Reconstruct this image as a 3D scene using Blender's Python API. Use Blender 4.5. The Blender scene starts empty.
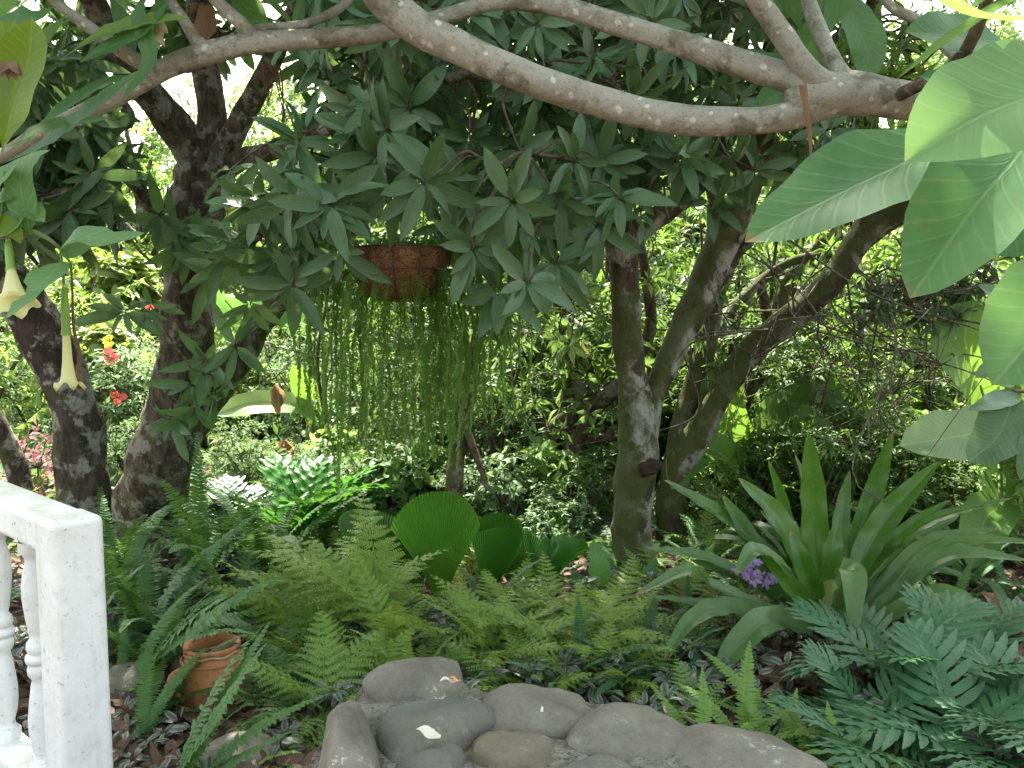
import bpy, math, random
import numpy as np
from mathutils import Vector, Matrix, noise
R = math.radians
rng = np.random.default_rng(7)
random.seed(7)
sc = bpy.context.scene
C = sc.collection

# ------------------------------------------------------------------ camera
FPX = 886.8
PITCH = math.atan(84 / FPX)
CAM = np.array((0.0, 0.0, 1.55))
cam_d = bpy.data.cameras.new('camera')
cam = bpy.data.objects.new('camera', cam_d); C.objects.link(cam)
cam.location = CAM; cam.rotation_euler = (R(90) - PITCH, 0, 0)
cam_d.sensor_width = 36; cam_d.lens = 36 * FPX / 1024
cam_d.clip_start = 0.05; cam_d.clip_end = 500
sc.camera = cam

# ------------------------------------------------------------------ light
SUN_EL, SUN_AZ = 56.0, -12.0          # azimuth measured from +Y towards +X
world = bpy.data.worlds.new('World'); sc.world = world; world.use_nodes = True
wn = world.node_tree.nodes; wl = world.node_tree.links
sky = wn.new('ShaderNodeTexSky'); sky.sky_type = 'NISHITA'; sky.sun_disc = False
sky.sun_elevation = R(SUN_EL); sky.sun_rotation = R(SUN_AZ)
sky.air_density = 1.0; sky.dust_density = 4.0; sky.ozone_density = 0.6
wn['Background'].inputs['Strength'].default_value = 0.15
hsv = wn.new('ShaderNodeHueSaturation'); hsv.inputs['Saturation'].default_value = .45   # bright hazy sky
wl.new(sky.outputs[0], hsv.inputs['Color']); wl.new(hsv.outputs[0], wn['Background'].inputs[0])
sun_d = bpy.data.lights.new('sun', 'SUN'); sun_d.energy = 5.0; sun_d.angle = R(0.6)
sun_d.color = (1.0, 0.95, 0.86)
sun = bpy.data.objects.new('sun', sun_d); C.objects.link(sun)
sv = Vector((math.sin(R(SUN_AZ)) * math.cos(R(SUN_EL)), math.cos(R(SUN_AZ)) * math.cos(R(SUN_EL)), math.sin(R(SUN_EL))))
sun.rotation_euler = sv.to_track_quat('Z', 'Y').to_euler()
vs = sc.view_settings
vs.view_transform = 'Standard'; vs.look = 'None'; vs.gamma = 1; vs.exposure = 2.4; vs.use_curve_mapping = False
vs.use_white_balance = True; vs.white_balance_temperature = 6900; vs.white_balance_tint = 4
cy = sc.cycles
cy.max_bounces = 7; cy.diffuse_bounces = 4; cy.glossy_bounces = 2; cy.transmission_bounces = 5; cy.transparent_max_bounces = 4
cy.use_denoising = True; cy.sample_clamp_indirect = 6
cy.caustics_reflective = False; cy.caustics_refractive = False

# ------------------------------------------------------------------ helpers
def W(px, py, y):
    r = (px - 512) / FPX; u = (384 - py) / FPX
    d = np.array((r, u * math.sin(PITCH) + math.cos(PITCH), u * math.cos(PITCH) - math.sin(PITCH)))
    return CAM + d * (y / d[1])
def WZ(px, py, z):
    r = (px - 512) / FPX; u = (384 - py) / FPX
    d = np.array((r, u * math.sin(PITCH) + math.cos(PITCH), u * math.cos(PITCH) - math.sin(PITCH)))
    return CAM + d * ((z - CAM[2]) / d[2])
def proj(P):
    P = np.asarray(P, float) - CAM; f = P @ np.array((0, math.cos(PITCH), -math.sin(PITCH))); u = P @ np.array((0, math.sin(PITCH), math.cos(PITCH)))
    f = np.maximum(f, .01); return 512 + P[..., 0] / f * FPX, 384 - u / f * FPX
def nz(a):
    a = np.asarray(a, float)
    return a / np.maximum(np.linalg.norm(a, axis=-1, keepdims=True), 1e-9)

class MB:
    def __init__(s): s.V = []; s.F = []; s.U = []; s.R = []; s.n = 0
    def add(s, V, F, U=None, Rn=None):
        V = np.asarray(V, float).reshape(-1, 3); F = np.asarray(F, int)
        s.V.append(V); s.F.append(F + s.n)
        s.U.append(np.zeros((len(V), 2)) if U is None else np.asarray(U, float))
        s.R.append(np.zeros(len(V)) if Rn is None else np.broadcast_to(np.asarray(Rn, float), (len(V),)))
        s.n += len(V)
    def mesh(s, name, mat, smooth=True):
        V = np.concatenate(s.V); me = bpy.data.meshes.new(name)
        me.vertices.add(len(V)); me.vertices.foreach_set('co', V.ravel())
        lv = np.concatenate([f.ravel() for f in s.F]); tot = np.concatenate([np.full(len(f), f.shape[1]) for f in s.F])
        st = np.concatenate(([0], np.cumsum(tot)[:-1]))
        me.loops.add(len(lv)); me.loops.foreach_set('vertex_index', lv.astype(np.int32))
        me.polygons.add(len(tot)); me.polygons.foreach_set('loop_start', st.astype(np.int32))
        me.update(calc_edges=True)
        U = np.concatenate(s.U); uv = me.uv_layers.new(name='UVMap'); uv.data.foreach_set('uv', U[lv].ravel().astype(np.float32))
        at = me.attributes.new('rnd', 'FLOAT', 'POINT'); at.data.foreach_set('value', np.concatenate(s.R).astype(np.float32))
        me.polygons.foreach_set('use_smooth', np.full(len(tot), smooth))
        for m in (mat if isinstance(mat, (list, tuple)) else [mat]): me.materials.append(m)
        me.update(); return me
    def build(s, name, mat, parent=None, smooth=True):
        return link(name, s.mesh(name, mat, smooth), parent)
def link(name, me, parent=None, loc=None, rot=None, scale=None):
    o = bpy.data.objects.new(name, me); C.objects.link(o)
    if parent is not None: o.parent = parent
    if loc is not None: o.location = loc
    if rot is not None: o.rotation_euler = rot
    if scale is not None: o.scale = (scale,) * 3 if np.isscalar(scale) else scale
    return o
def tag(o, label, cat, group=None, kind=None):
    o['label'] = label; o['category'] = cat
    if group: o['group'] = group
    if kind: o['kind'] = kind
    return o
def thing(name, label, cat, loc=(0, 0, 0), rz=0, group=None):
    o = bpy.data.objects.new(name, None); C.objects.link(o); o.location = loc; o.rotation_euler = (0, 0, rz)
    o.empty_display_size = .1
    return tag(o, label, cat, group)
def off(o, mb):                                    # a builder's world points into the thing's own frame
    l = np.array(o.location)
    mb.V = [v - l for v in mb.V]; return mb
def copy_tree(o, parent=None):
    c = o.copy(); C.objects.link(c); c.parent = parent
    for ch in list(o.children): copy_tree(ch, c)
    return c

def smoothpts(P, step=.05, extra=None):
    """Catmull-Rom through P (n,3); extra (n,k) is interpolated alongside."""
    P = np.asarray(P, float); E = None if extra is None else np.asarray(extra, float).reshape(len(P), -1)
    Q = np.vstack((2 * P[0] - P[1], P, 2 * P[-1] - P[-2])); out = []; eo = []
    for i in range(len(P) - 1):
        p0, p1, p2, p3 = Q[i:i + 4]; n = max(2, int(np.linalg.norm(p2 - p1) / step) + 1)
        t = np.linspace(0, 1, n, endpoint=False)[:, None]
        out.append(.5 * ((2 * p1) + (-p0 + p2) * t + (2 * p0 - 5 * p1 + 4 * p2 - p3) * t ** 2 + (-p0 + 3 * p1 - 3 * p2 + p3) * t ** 3))
        if E is not None: s = t * t * (3 - 2 * t); eo.append(E[i] * (1 - s) + E[i + 1] * s)
    out.append(P[-1:]);
    if E is not None: eo.append(E[-1:]); return np.vstack(out), np.vstack(eo)
    return np.vstack(out)
def frames(P, hint=(0, 0, 1)):
    T = nz(np.gradient(P, axis=0)); X = np.zeros_like(T)
    x = np.cross(T[0], hint);
    if np.linalg.norm(x) < .05: x = np.cross(T[0], (0, 1, .1))
    x = x / np.linalg.norm(x)
    for i in range(len(T)):
        x = x - T[i] * x.dot(T[i]); x = x / max(np.linalg.norm(x), 1e-6); X[i] = x
    return T, X, np.cross(X, T)
def tube(mb, P, rad, ns=10, rough=0.0, step=.05, rnd=0, flat=None, seed=0, cap=True):
    P, r = smoothpts(P, step, rad); r = r[:, 0]
    T, X, Z = frames(P); n = len(P)
    a = np.linspace(0, 2 * math.pi, ns, endpoint=False)
    rr = np.repeat(r[:, None], ns, 1)
    if rough:
        for i in range(n):
            for j in range(ns):
                q = P[i] * 5 + (X[i] * math.cos(a[j]) + Z[i] * math.sin(a[j])) * 1.3 + seed
                q2 = P[i] * (14 if r[i] > .03 else 30) + (X[i] * math.cos(a[j]) + Z[i] * math.sin(a[j])) * 1.5 + seed
                rr[i, j] *= 1 + rough * noise.noise(Vector(q)) * 1.6 + rough * .6 * noise.noise(Vector(q2))
    V = P[:, None] + rr[..., None] * (np.cos(a)[None, :, None] * X[:, None] + np.sin(a)[None, :, None] * Z[:, None])
    i = np.arange(n - 1)[:, None]; j = np.arange(ns)[None]; k = (j + 1) % ns
    F = np.stack((i * ns + j, i * ns + k, (i + 1) * ns + k, (i + 1) * ns + j), -1).reshape(-1, 4)
    U = np.stack((np.broadcast_to(a / 6.2832, (n, ns)), np.broadcast_to(np.linspace(0, 1, n)[:, None], (n, ns))), -1).reshape(-1, 2)
    mb.add(V, F, U, rnd)
    if cap:
        b = mb.n
        mb.F.append(np.array([[b - ns + q for q in range(ns)]])); mb.F.append(np.array([[b - n * ns + q for q in range(ns)][::-1]]))

def leaf_t(n=4, prof='mango', fold=.25, wave=0.0):
    t = np.linspace(0, 1, n + 1)
    if n == 2: t = np.array((0, .42, 1.))
    if prof == 'mango': w = np.sin(np.pi * np.clip(t, 0, 1) ** .9) ** .62
    elif prof == 'oval': w = np.sin(np.pi * t ** .8) ** .55
    elif prof == 'blade': w = np.minimum(1, t * 6 + .55) * (1 - t ** 3)
    elif prof == 'pinna': w = np.minimum(1, .8 + t) * np.sqrt(np.maximum(0, 1 - t ** 2.2))
    w = np.maximum(w, .03) * .5
    V = []; U = []
    for i, (a, b) in enumerate(zip(t, w)):
        z = 2 * b * fold
        V += [(-b, a, z + wave * math.sin(i * 2.3)), (0, a, 0), (b, a, z - wave * math.sin(i * 2.3 + .8))]; U += [(0.5 - b, a), (.5, a), (.5 + b, a)]
    F = []
    for i in range(n): F += [(3 * i, 3 * i + 1, 3 * i + 4, 3 * i + 3), (3 * i + 1, 3 * i + 2, 3 * i + 5, 3 * i + 4)]
    return np.array(V), np.array(F), np.array(U)
T_MANGO = leaf_t(6, 'mango', .20, .07); T_SMALL = leaf_t(2, 'mango', .25); T_OVAL = leaf_t(4, 'oval', .15, .03)
T_PIN = leaf_t(3, 'pinna', .1); T_PIN2 = leaf_t(2, 'pinna', .1); T_OVAL2 = leaf_t(2, 'oval', .2)
def leaves(mb, P, D, N, L, Wd, tm, droop=0.1, rnd=None, g=rng):
    P = np.asarray(P, float).reshape(-1, 3); n = len(P); D = nz(np.broadcast_to(D, (n, 3))); N = np.broadcast_to(N, (n, 3))
    X = np.cross(D, N); bad = np.linalg.norm(X, axis=1) < .05; X[bad] = np.cross(D[bad], (1, .3, .2)); X = nz(X); Z = np.cross(X, D)
    L = np.broadcast_to(L, (n,)); Wd = np.broadcast_to(Wd, (n,)); dr = np.broadcast_to(droop, (n,))
    tv, tf, tu = tm
    lx = tv[None, :, 0] * Wd[:, None]; ly = tv[None, :, 1] * L[:, None]; lz = tv[None, :, 2] * Wd[:, None] - dr[:, None] * L[:, None] * tv[None, :, 1] ** 2
    V = P[:, None] + lx[..., None] * X[:, None] + ly[..., None] * D[:, None] + lz[..., None] * Z[:, None]
    k = len(tv); F = (tf[None] + (np.arange(n) * k)[:, None, None]).reshape(-1, tf.shape[1])
    if rnd is None: rnd = g.random(n)
    mb.add(V.reshape(-1, 3), F, np.tile(tu, (n, 1)), np.repeat(np.broadcast_to(rnd, (n,)), k))
def perp(A):
    A = nz(A); h = np.where(np.abs(A[:, 2:3]) < .9, np.array([[0, 0, 1.]]), np.array([[1., 0, 0]]))
    X = nz(np.cross(A, h)); return X, np.cross(A, X)
def whorls(mb, Cn, A, k, L, Wd, tm, g, spread=(45, 108), droop=(.0, .5), stem=.012, crnd=None, grav=.3):
    Cn = np.asarray(Cn, float); n = len(Cn); A = nz(A); X, Y = perp(A)
    az = (np.arange(k)[None] * 2.39996 + g.random((n, 1)) * 6.28 + g.normal(0, .28, (n, k)))
    po = np.radians(g.uniform(*spread, (n, k)))
    D = np.cos(po)[..., None] * A[:, None] + np.sin(po)[..., None] * (np.cos(az)[..., None] * X[:, None] + np.sin(az)[..., None] * Y[:, None])
    D = D + np.array((0, 0, -grav)); D = nz(D)
    Nn = A[:, None] + g.normal(0, .25, (n, k, 3))
    P = Cn[:, None] + D * stem - A[:, None] * (np.arange(k) / k * L * .16)[None, :, None]
    Ls = L * g.uniform(.5, 1.15, (n, k)); Ws = Wd * (Ls / L) * g.uniform(.85, 1.12, (n, k))
    rn = g.random((n, k)) * .6 + (g.random((n, 1)) if crnd is None else np.asarray(crnd).reshape(n, 1)) * .4
    leaves(mb, P.reshape(-1, 3), D.reshape(-1, 3), Nn.reshape(-1, 3), Ls.ravel(), Ws.ravel(), tm, g.uniform(*droop, n * k), rn.ravel())

def twigs(mb, limbs, targets, r0=.012, r1=.004, g=rng, ns=5, sag=.12):
    """joins every leaf cluster to the nearest limb or twig"""
    nodes = np.vstack([smoothpts(l, .12) for l in limbs]); base = np.zeros(len(nodes))
    T = np.asarray(targets, float)
    d0 = np.array([np.min(np.linalg.norm(nodes - t, axis=1)) for t in T])
    for i in np.argsort(d0):
        t = T[i]; d = np.linalg.norm(nodes - t, axis=1) + base * .25
        j = int(np.argmin(d)); a = nodes[j]; ln = np.linalg.norm(t - a)
        m1 = a * .65 + t * .35 + g.normal(0, .08, 3) * ln + (0, 0, sag * ln * .5); m2 = a * .3 + t * .7 + g.normal(0, .07, 3) * ln + (0, 0, sag * ln)
        rr = max(r1 * 1.2, r0 * min(1, .3 + ln * .8))
        P = smoothpts([a, m1, m2, t], .12)
        tube(mb, P, np.linspace(rr, r1, len(P)), ns, step=1, cap=False)
        nodes = np.vstack((nodes, P[1:])); base = np.concatenate((base, np.linspace(.2, 1.0, len(P) - 1)))

def ribbon(mb, P, wid, hint, prof, nc=7, fold=.2, step=.03, wave=0, rnd=.5, roll=None, seed=0, curl=0):
    """a leaf blade swept along a curve; hint = the direction its upper face looks"""
    P = smoothpts(P, step); n = len(P)
    T = nz(np.gradient(P, axis=0)); H = np.broadcast_to(np.asarray(hint, float), (n, 3))
    X = nz(np.cross(T, H)); Z = np.cross(X, T)
    if roll is not None:
        ro = np.linspace(0, roll, n)[:, None]; X, Z = X * np.cos(ro) + Z * np.sin(ro), Z * np.cos(ro) - X * np.sin(ro)
    s = np.concatenate(([0], np.cumsum(np.linalg.norm(np.diff(P, axis=0), axis=1)))); Lg = s[-1]; t = s / Lg
    w = np.maximum(prof(t), .01) * wid * .5 * (1 + .05 * np.sin(t * 23 + seed * 5) * np.sin(t * 9 + seed))
    u = np.linspace(-1, 1, nc)
    V = np.zeros((n, nc, 3)); U = np.zeros((n, nc, 2))
    for i in range(n):
        for j in range(nc):
            z = fold * w[i] * abs(u[j]) - curl * w[i] * u[j] ** 2
            if wave: z += wave * w[i] * abs(u[j]) ** 1.5 * math.sin(t[i] * Lg * 28 / max(wid * 6, .2) + (1.7 if u[j] > 0 else 0) + seed)
            V[i, j] = P[i] + X[i] * (u[j] * w[i]) + Z[i] * z
            U[i, j] = (.5 + .5 * u[j] * (prof(t[i]) if prof(t[i]) > .05 else .05), t[i])
    i = np.arange(n - 1)[:, None]; j = np.arange(nc - 1)[None]
    F = np.stack((i * nc + j, i * nc + j + 1, (i + 1) * nc + j + 1, (i + 1) * nc + j), -1).reshape(-1, 4)
    mb.add(V.reshape(-1, 3), F, U.reshape(-1, 2), rnd)
pf_strap = lambda t: np.minimum(1, .8 + .8 * t) * np.clip((1 - t) / .22, 0, 1) ** .62
pf_brom = lambda t: np.minimum(1, .62 + .9 * t) * np.clip((1 - t) / .32, 0, 1) ** .62
pf_plum = lambda t: np.sin(np.pi * np.clip(t, 0, 1) ** 1.15) ** .7 * np.clip(.12 + t * 2.2, 0, 1)
pf_oval = lambda t: np.sin(np.pi * np.clip(t, 0, 1) ** .8) ** .6
pf_ban = lambda t: np.clip(t * 9, 0, 1) ** .6 * np.clip((1 - t) / .25, 0, 1) ** .5
def lathe(mb, prof, ns=24, center=(0, 0, 0), fn=None, rnd=0, axis=None):
    c = np.asarray(center, float); a = np.linspace(0, 2 * math.pi, ns, endpoint=False); V = []
    for i, (r, z) in enumerate(prof):
        for q in a:
            rr, zz = (r, z) if fn is None else fn(r, z, q)
            V.append((rr * math.cos(q), rr * math.sin(q), zz))
    V = np.array(V)
    if axis is not None:
        M = np.array(Vector(axis).to_track_quat('Z', 'Y').to_matrix()); V = V @ M.T
    n = len(prof); i = np.arange(n - 1)[:, None]; j = np.arange(ns)[None]; k = (j + 1) % ns
    F = np.stack((i * ns + j, i * ns + k, (i + 1) * ns + k, (i + 1) * ns + j), -1).reshape(-1, 4)
    U = np.stack((np.broadcast_to(a / 6.2832, (n, ns)), np.broadcast_to(np.linspace(0, 1, n)[:, None], (n, ns))), -1).reshape(-1, 2)
    mb.add(V + c, F, U, rnd)

# ------------------------------------------------------------------ materials
def nt(name):
    m = bpy.data.materials.new(name); m.use_nodes = True; t = m.node_tree; t.nodes.clear()
    o = t.nodes.new('ShaderNodeOutputMaterial')
    def N(k, **kw):
        n = t.nodes.new('ShaderNode' + k)
        for a, b in kw.items():
            if a.startswith('i_'):
                key = a[2:]; key = int(key) if key.isdigit() else key
                n.inputs[key].default_value = b
            else: setattr(n, a, b)
        return n
    return m, t, o, N, (lambda a, b: t.links.new(a, b))
def mth(N, Lk, op, a, b=None, cl=False):
    n = N('Math', operation=op, use_clamp=cl)
    for i, v in enumerate((a, b)):
        if v is None: continue
        if isinstance(v, (int, float)): n.inputs[i].default_value = v
        else: Lk(v, n.inputs[i])
    return n.outputs[0]
def mixc(N, Lk, f, a, b, mode='MIX'):
    n = N('Mix', data_type='RGBA', blend_type=mode)
    if isinstance(f, (int, float)): n.inputs[0].default_value = f
    else: Lk(f, n.inputs[0])
    for i, v in ((6, a), (7, b)):
        if isinstance(v, tuple): n.inputs[i].default_value = (*v[:3], 1)
        else: Lk(v, n.inputs[i])
    return n.outputs[2]
def ramp(N, Lk, f, lo, hi):
    n = N('MapRange'); n.inputs[1].default_value = lo; n.inputs[2].default_value = hi; Lk(f, n.inputs[0]); return n.outputs[0]
def leafmat(name, a, b, rough=.42, trans=.32, tcol=None, vein=0.0, nside=14, old=None, spec=.5, dust=0.0, vcol=None, pleat=0, margin=None, blem=0):
    def sat(c, k=1.22):
        l = .3 * c[0] + .6 * c[1] + .1 * c[2]; return tuple(max(.004, l + (x - l) * k) for x in c)
    if name not in ('dead_leaf', 'dry_leaf', 'trumpet_flower'): a, b = sat(a), sat(b)
    spec = spec * .75
    m, t, o, N, Lk = nt(name)
    at = N('Attribute', attribute_name='rnd').outputs['Fac']
    col = mixc(N, Lk, at, a, b)
    tc = N('TexCoord'); no = N('TexNoise', i_Scale=9.0, i_Detail=3.0); Lk(tc.outputs['Object'], no.inputs['Vector'])
    col = mixc(N, Lk, mth(N, Lk, 'MULTIPLY', ramp(N, Lk, no.outputs[0], .35, .7), .35), col, tuple(min(1, x * 1.5 + .004) for x in b))
    if old is not None:
        f = ramp(N, Lk, at, .93, .97); col = mixc(N, Lk, f, col, old)
    sep = N('SeparateXYZ'); Lk(tc.outputs['UV'], sep.inputs[0])
    du = mth(N, Lk, 'ABSOLUTE', mth(N, Lk, 'SUBTRACT', sep.outputs[0], .5))
    bump_h = None
    if vein:
        mid = mth(N, Lk, 'SUBTRACT', 1.0, ramp(N, Lk, du, .006, .022))
        nw = N('TexNoise', i_Scale=22.0, i_Detail=2.0); Lk(tc.outputs['Object'], nw.inputs['Vector'])
        ph = mth(N, Lk, 'ADD', mth(N, Lk, 'SUBTRACT', sep.outputs[1], mth(N, Lk, 'MULTIPLY', mth(N, Lk, 'SQRT', du), .30)), mth(N, Lk, 'MULTIPLY', nw.outputs[0], .035))
        fr = mth(N, Lk, 'FRACT', mth(N, Lk, 'MULTIPLY', ph, float(nside)))
        sv_ = mth(N, Lk, 'ABSOLUTE', mth(N, Lk, 'SUBTRACT', fr, .5))
        side = mth(N, Lk, 'MULTIPLY', mth(N, Lk, 'SUBTRACT', 1.0, ramp(N, Lk, sv_, .02, .13)), .55)
        vv = mth(N, Lk, 'MULTIPLY', mth(N, Lk, 'MAXIMUM', mid, side), vein)
        col = mixc(N, Lk, vv, col, vcol or tuple(min(1, x * 1.8 + .05) for x in b))
        bump_h = mth(N, Lk, 'MAXIMUM', mid, side)
        if vein >= .3:
            bump_h = mth(N, Lk, 'ADD', mth(N, Lk, 'MULTIPLY', bump_h, -1.0), mth(N, Lk, 'MULTIPLY', sv_, -1.2))
    if margin is not None:
        f = mth(N, Lk, 'MULTIPLY', ramp(N, Lk, du, margin[0], margin[1]), 1.0); col = mixc(N, Lk, f, col, margin[2])
    if pleat:
        wv = mth(N, Lk, 'SINE', mth(N, Lk, 'MULTIPLY', sep.outputs[0], float(pleat))); bump_h = wv
        col = mixc(N, Lk, mth(N, Lk, 'MULTIPLY', ramp(N, Lk, wv, .1, 1.0), .45), col, (.10, .20, .06))
    if blem:
        vb = N('TexVoronoi', i_Scale=34.0); Lk(tc.outputs['Object'], vb.inputs['Vector']); nb = N('TexNoise', i_Scale=13.0, i_Detail=4.0); Lk(tc.outputs['Object'], nb.inputs['Vector'])
        fb_ = mth(N, Lk, 'MULTIPLY', mth(N, Lk, 'SUBTRACT', 1.0, ramp(N, Lk, vb.outputs['Distance'], .05, .16)), ramp(N, Lk, nb.outputs[0], .52, .6))
        col = mixc(N, Lk, mth(N, Lk, 'MULTIPLY', fb_, blem), col, (.16, .12, .05))
        fe = mth(N, Lk, 'MULTIPLY', ramp(N, Lk, mth(N, Lk, 'ADD', sep.outputs[1], mth(N, Lk, 'MULTIPLY', nb.outputs[0], .16)), 1.045, 1.075), blem); col = mixc(N, Lk, fe, col, (.20, .14, .06))
    if dust:
        n2 = N('TexNoise', i_Scale=60.0, i_Detail=4.0); Lk(tc.outputs['Object'], n2.inputs['Vector'])
        col = mixc(N, Lk, mth(N, Lk, 'MULTIPLY', ramp(N, Lk, n2.outputs[0], .5, .72), dust), col, (.25, .25, .2))
    p = N('BsdfPrincipled'); Lk(col, p.inputs['Base Color']); p.inputs['Roughness'].default_value = rough
    p.inputs['Specular IOR Level'].default_value = spec
    if bump_h is not None:
        bp = N('Bump', i_Strength=.35, i_Distance=.002); Lk(bump_h, bp.inputs['Height']); Lk(bp.outputs[0], p.inputs['Normal'])
    tr = N('BsdfTranslucent'); tcl = mixc(N, Lk, 1.0, col, tcol or (1.0, 1.0, .45), 'MULTIPLY')
    g2 = N('Gamma', i_Gamma=.72); Lk(tcl, g2.inputs[0]); Lk(g2.outputs[0], tr.inputs[0])
    mx = N('MixShader'); mx.inputs[0].default_value = trans; Lk(p.outputs[0], mx.inputs[1]); Lk(tr.outputs[0], mx.inputs[2])
    Lk(mx.outputs[0], o.inputs[0]); return m
def barkmat(name, base, dark, lichen, lamt=.5, moss=None, mamt=.3, scale=8.0, bump=.6, spots=0.0, stretch=.35, crack=.6):
    m, t, o, N, Lk = nt(name)
    tc = N('TexCoord'); mp = N('Mapping'); mp.inputs['Scale'].default_value = (1, 1, stretch); Lk(tc.outputs['Object'], mp.inputs[0])
    n1 = N('TexNoise', i_Scale=scale * 2.5, i_Detail=7.0, i_Roughness=.65); Lk(mp.outputs[0], n1.inputs['Vector'])
    n2 = N('TexNoise', i_Scale=scale * .85, i_Detail=7.0, i_Roughness=.66); Lk(tc.outputs['Object'], n2.inputs['Vector'])
    n3 = N('TexNoise', i_Scale=scale * .6, i_Detail=6.0, i_Roughness=.62, noise_dimensions='4D'); n3.inputs['W'].default_value = 3.7; Lk(tc.outputs['Object'], n3.inputs['Vector'])
    col = mixc(N, Lk, ramp(N, Lk, n1.outputs[0], .38, .62), dark, base)
    col = mixc(N, Lk, mth(N, Lk, 'MULTIPLY', ramp(N, Lk, n2.outputs[0], .66 - lamt * .3, .72 - lamt * .3), .85), col, mixc(N, Lk, n1.outputs[0], lichen, tuple(x * .55 for x in lichen)))
    n5 = N('TexNoise', i_Scale=scale * 7, i_Detail=6.0, i_Roughness=.7); Lk(mp.outputs[0], n5.inputs['Vector'])
    n6 = N('TexNoise', i_Scale=scale * 1.6, i_Detail=8.0, i_Roughness=.72, noise_dimensions='4D'); n6.inputs['W'].default_value = 9.1; Lk(tc.outputs['Object'], n6.inputs['Vector'])
    col = mixc(N, Lk, mth(N, Lk, 'MULTIPLY', ramp(N, Lk, n6.outputs[0], .50, .60), crack), col, dark)
    col = mixc(N, Lk, mth(N, Lk, 'MULTIPLY', ramp(N, Lk, n5.outputs[0], .52, .66), crack * .8), col, dark)
    if moss:
        geo = N('NewGeometry'); sx = N('SeparateXYZ'); Lk(geo.outputs['Normal'], sx.inputs[0])
        mf = mth(N, Lk, 'ADD', n3.outputs[0], mth(N, Lk, 'ADD', mth(N, Lk, 'MULTIPLY', sx.outputs[0], -.10), mth(N, Lk, 'MULTIPLY', sx.outputs[2], .16)))
        col = mixc(N, Lk, mth(N, Lk, 'MULTIPLY', ramp(N, Lk, mf, .66 - mamt * .3, .74 - mamt * .3), .85), col, moss)
    if spots:
        vo = N('TexVoronoi', i_Scale=spots); vo.inputs['Randomness'].default_value = 1.0
        nn = N('TexNoise', i_Scale=spots * .6); Lk(tc.outputs['Object'], nn.inputs['Vector'])
        Lk(mixc(N, Lk, .02, tc.outputs['Object'], nn.outputs['Color']), vo.inputs['Vector'])
        f = mth(N, Lk, 'SUBTRACT', 1.0, ramp(N, Lk, mth(N, Lk, 'ADD', vo.outputs['Distance'], mth(N, Lk, 'MULTIPLY', n1.outputs[0], .6)), .47, .53))
        g_ = ramp(N, Lk, n2.outputs[0], .42, .5)
        col = mixc(N, Lk, mth(N, Lk, 'MULTIPLY', mth(N, Lk, 'MULTIPLY', f, g_), .85), col, (.52, .52, .46))
        v2 = N('TexVoronoi', i_Scale=spots * 3); Lk(tc.outputs['Object'], v2.inputs['Vector'])
        col = mixc(N, Lk, mth(N, Lk, 'MULTIPLY', mth(N, Lk, 'SUBTRACT', 1.0, ramp(N, Lk, v2.outputs['Distance'], .12, .3)), .45), col, tuple(x * .4 for x in base))
    p = N('BsdfPrincipled'); Lk(col, p.inputs['Base Color']); p.inputs['Roughness'].default_value = .88
    p.inputs['Specular IOR Level'].default_value = .2
    bp = N('Bump', i_Strength=bump, i_Distance=.02)
    Lk(mth(N, Lk, 'ADD', mth(N, Lk, 'ADD', n1.outputs[0], mth(N, Lk, 'MULTIPLY', n5.outputs[0], .6)), mth(N, Lk, 'MULTIPLY', n6.outputs[0], -.6)), bp.inputs['Height']); Lk(bp.outputs[0], p.inputs['Normal'])
    Lk(p.outputs[0], o.inputs[0]); return m
def plain(name, a, b, rough=.7, scale=12.0, bump=.2, dist=.004, lo=.35, hi=.65, c=None, cl=(.6, .7), spec=.3, sub=0, trans=0):
    m, t, o, N, Lk = nt(name)
    tc = N('TexCoord'); n1 = N('TexNoise', i_Scale=scale, i_Detail=8.0, i_Roughness=.62); Lk(tc.outputs['Object'], n1.inputs['Vector'])
    n2 = N('TexNoise', i_Scale=scale * 5, i_Detail=5.0); Lk(tc.outputs['Object'], n2.inputs['Vector'])
    col = mixc(N, Lk, ramp(N, Lk, n1.outputs[0], lo, hi), a, b)
    if c: col = mixc(N, Lk, ramp(N, Lk, n2.outputs[0], *cl), col, c)
    p = N('BsdfPrincipled'); Lk(col, p.inputs['Base Color']); p.inputs['Roughness'].default_value = rough; p.inputs['Specular IOR Level'].default_value = spec
    bp = N('Bump', i_Strength=bump, i_Distance=dist); Lk(mth(N, Lk, 'ADD', n1.outputs[0], n2.outputs[0]), bp.inputs['Height']); Lk(bp.outputs[0], p.inputs['Normal'])
    if trans:
        tr = N('BsdfTranslucent'); Lk(col, tr.inputs[0]); mx = N('MixShader'); mx.inputs[0].default_value = trans
        Lk(p.outputs[0], mx.inputs[1]); Lk(tr.outputs[0], mx.inputs[2]); Lk(mx.outputs[0], o.inputs[0])
    else: Lk(p.outputs[0], o.inputs[0])
    return m

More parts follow.
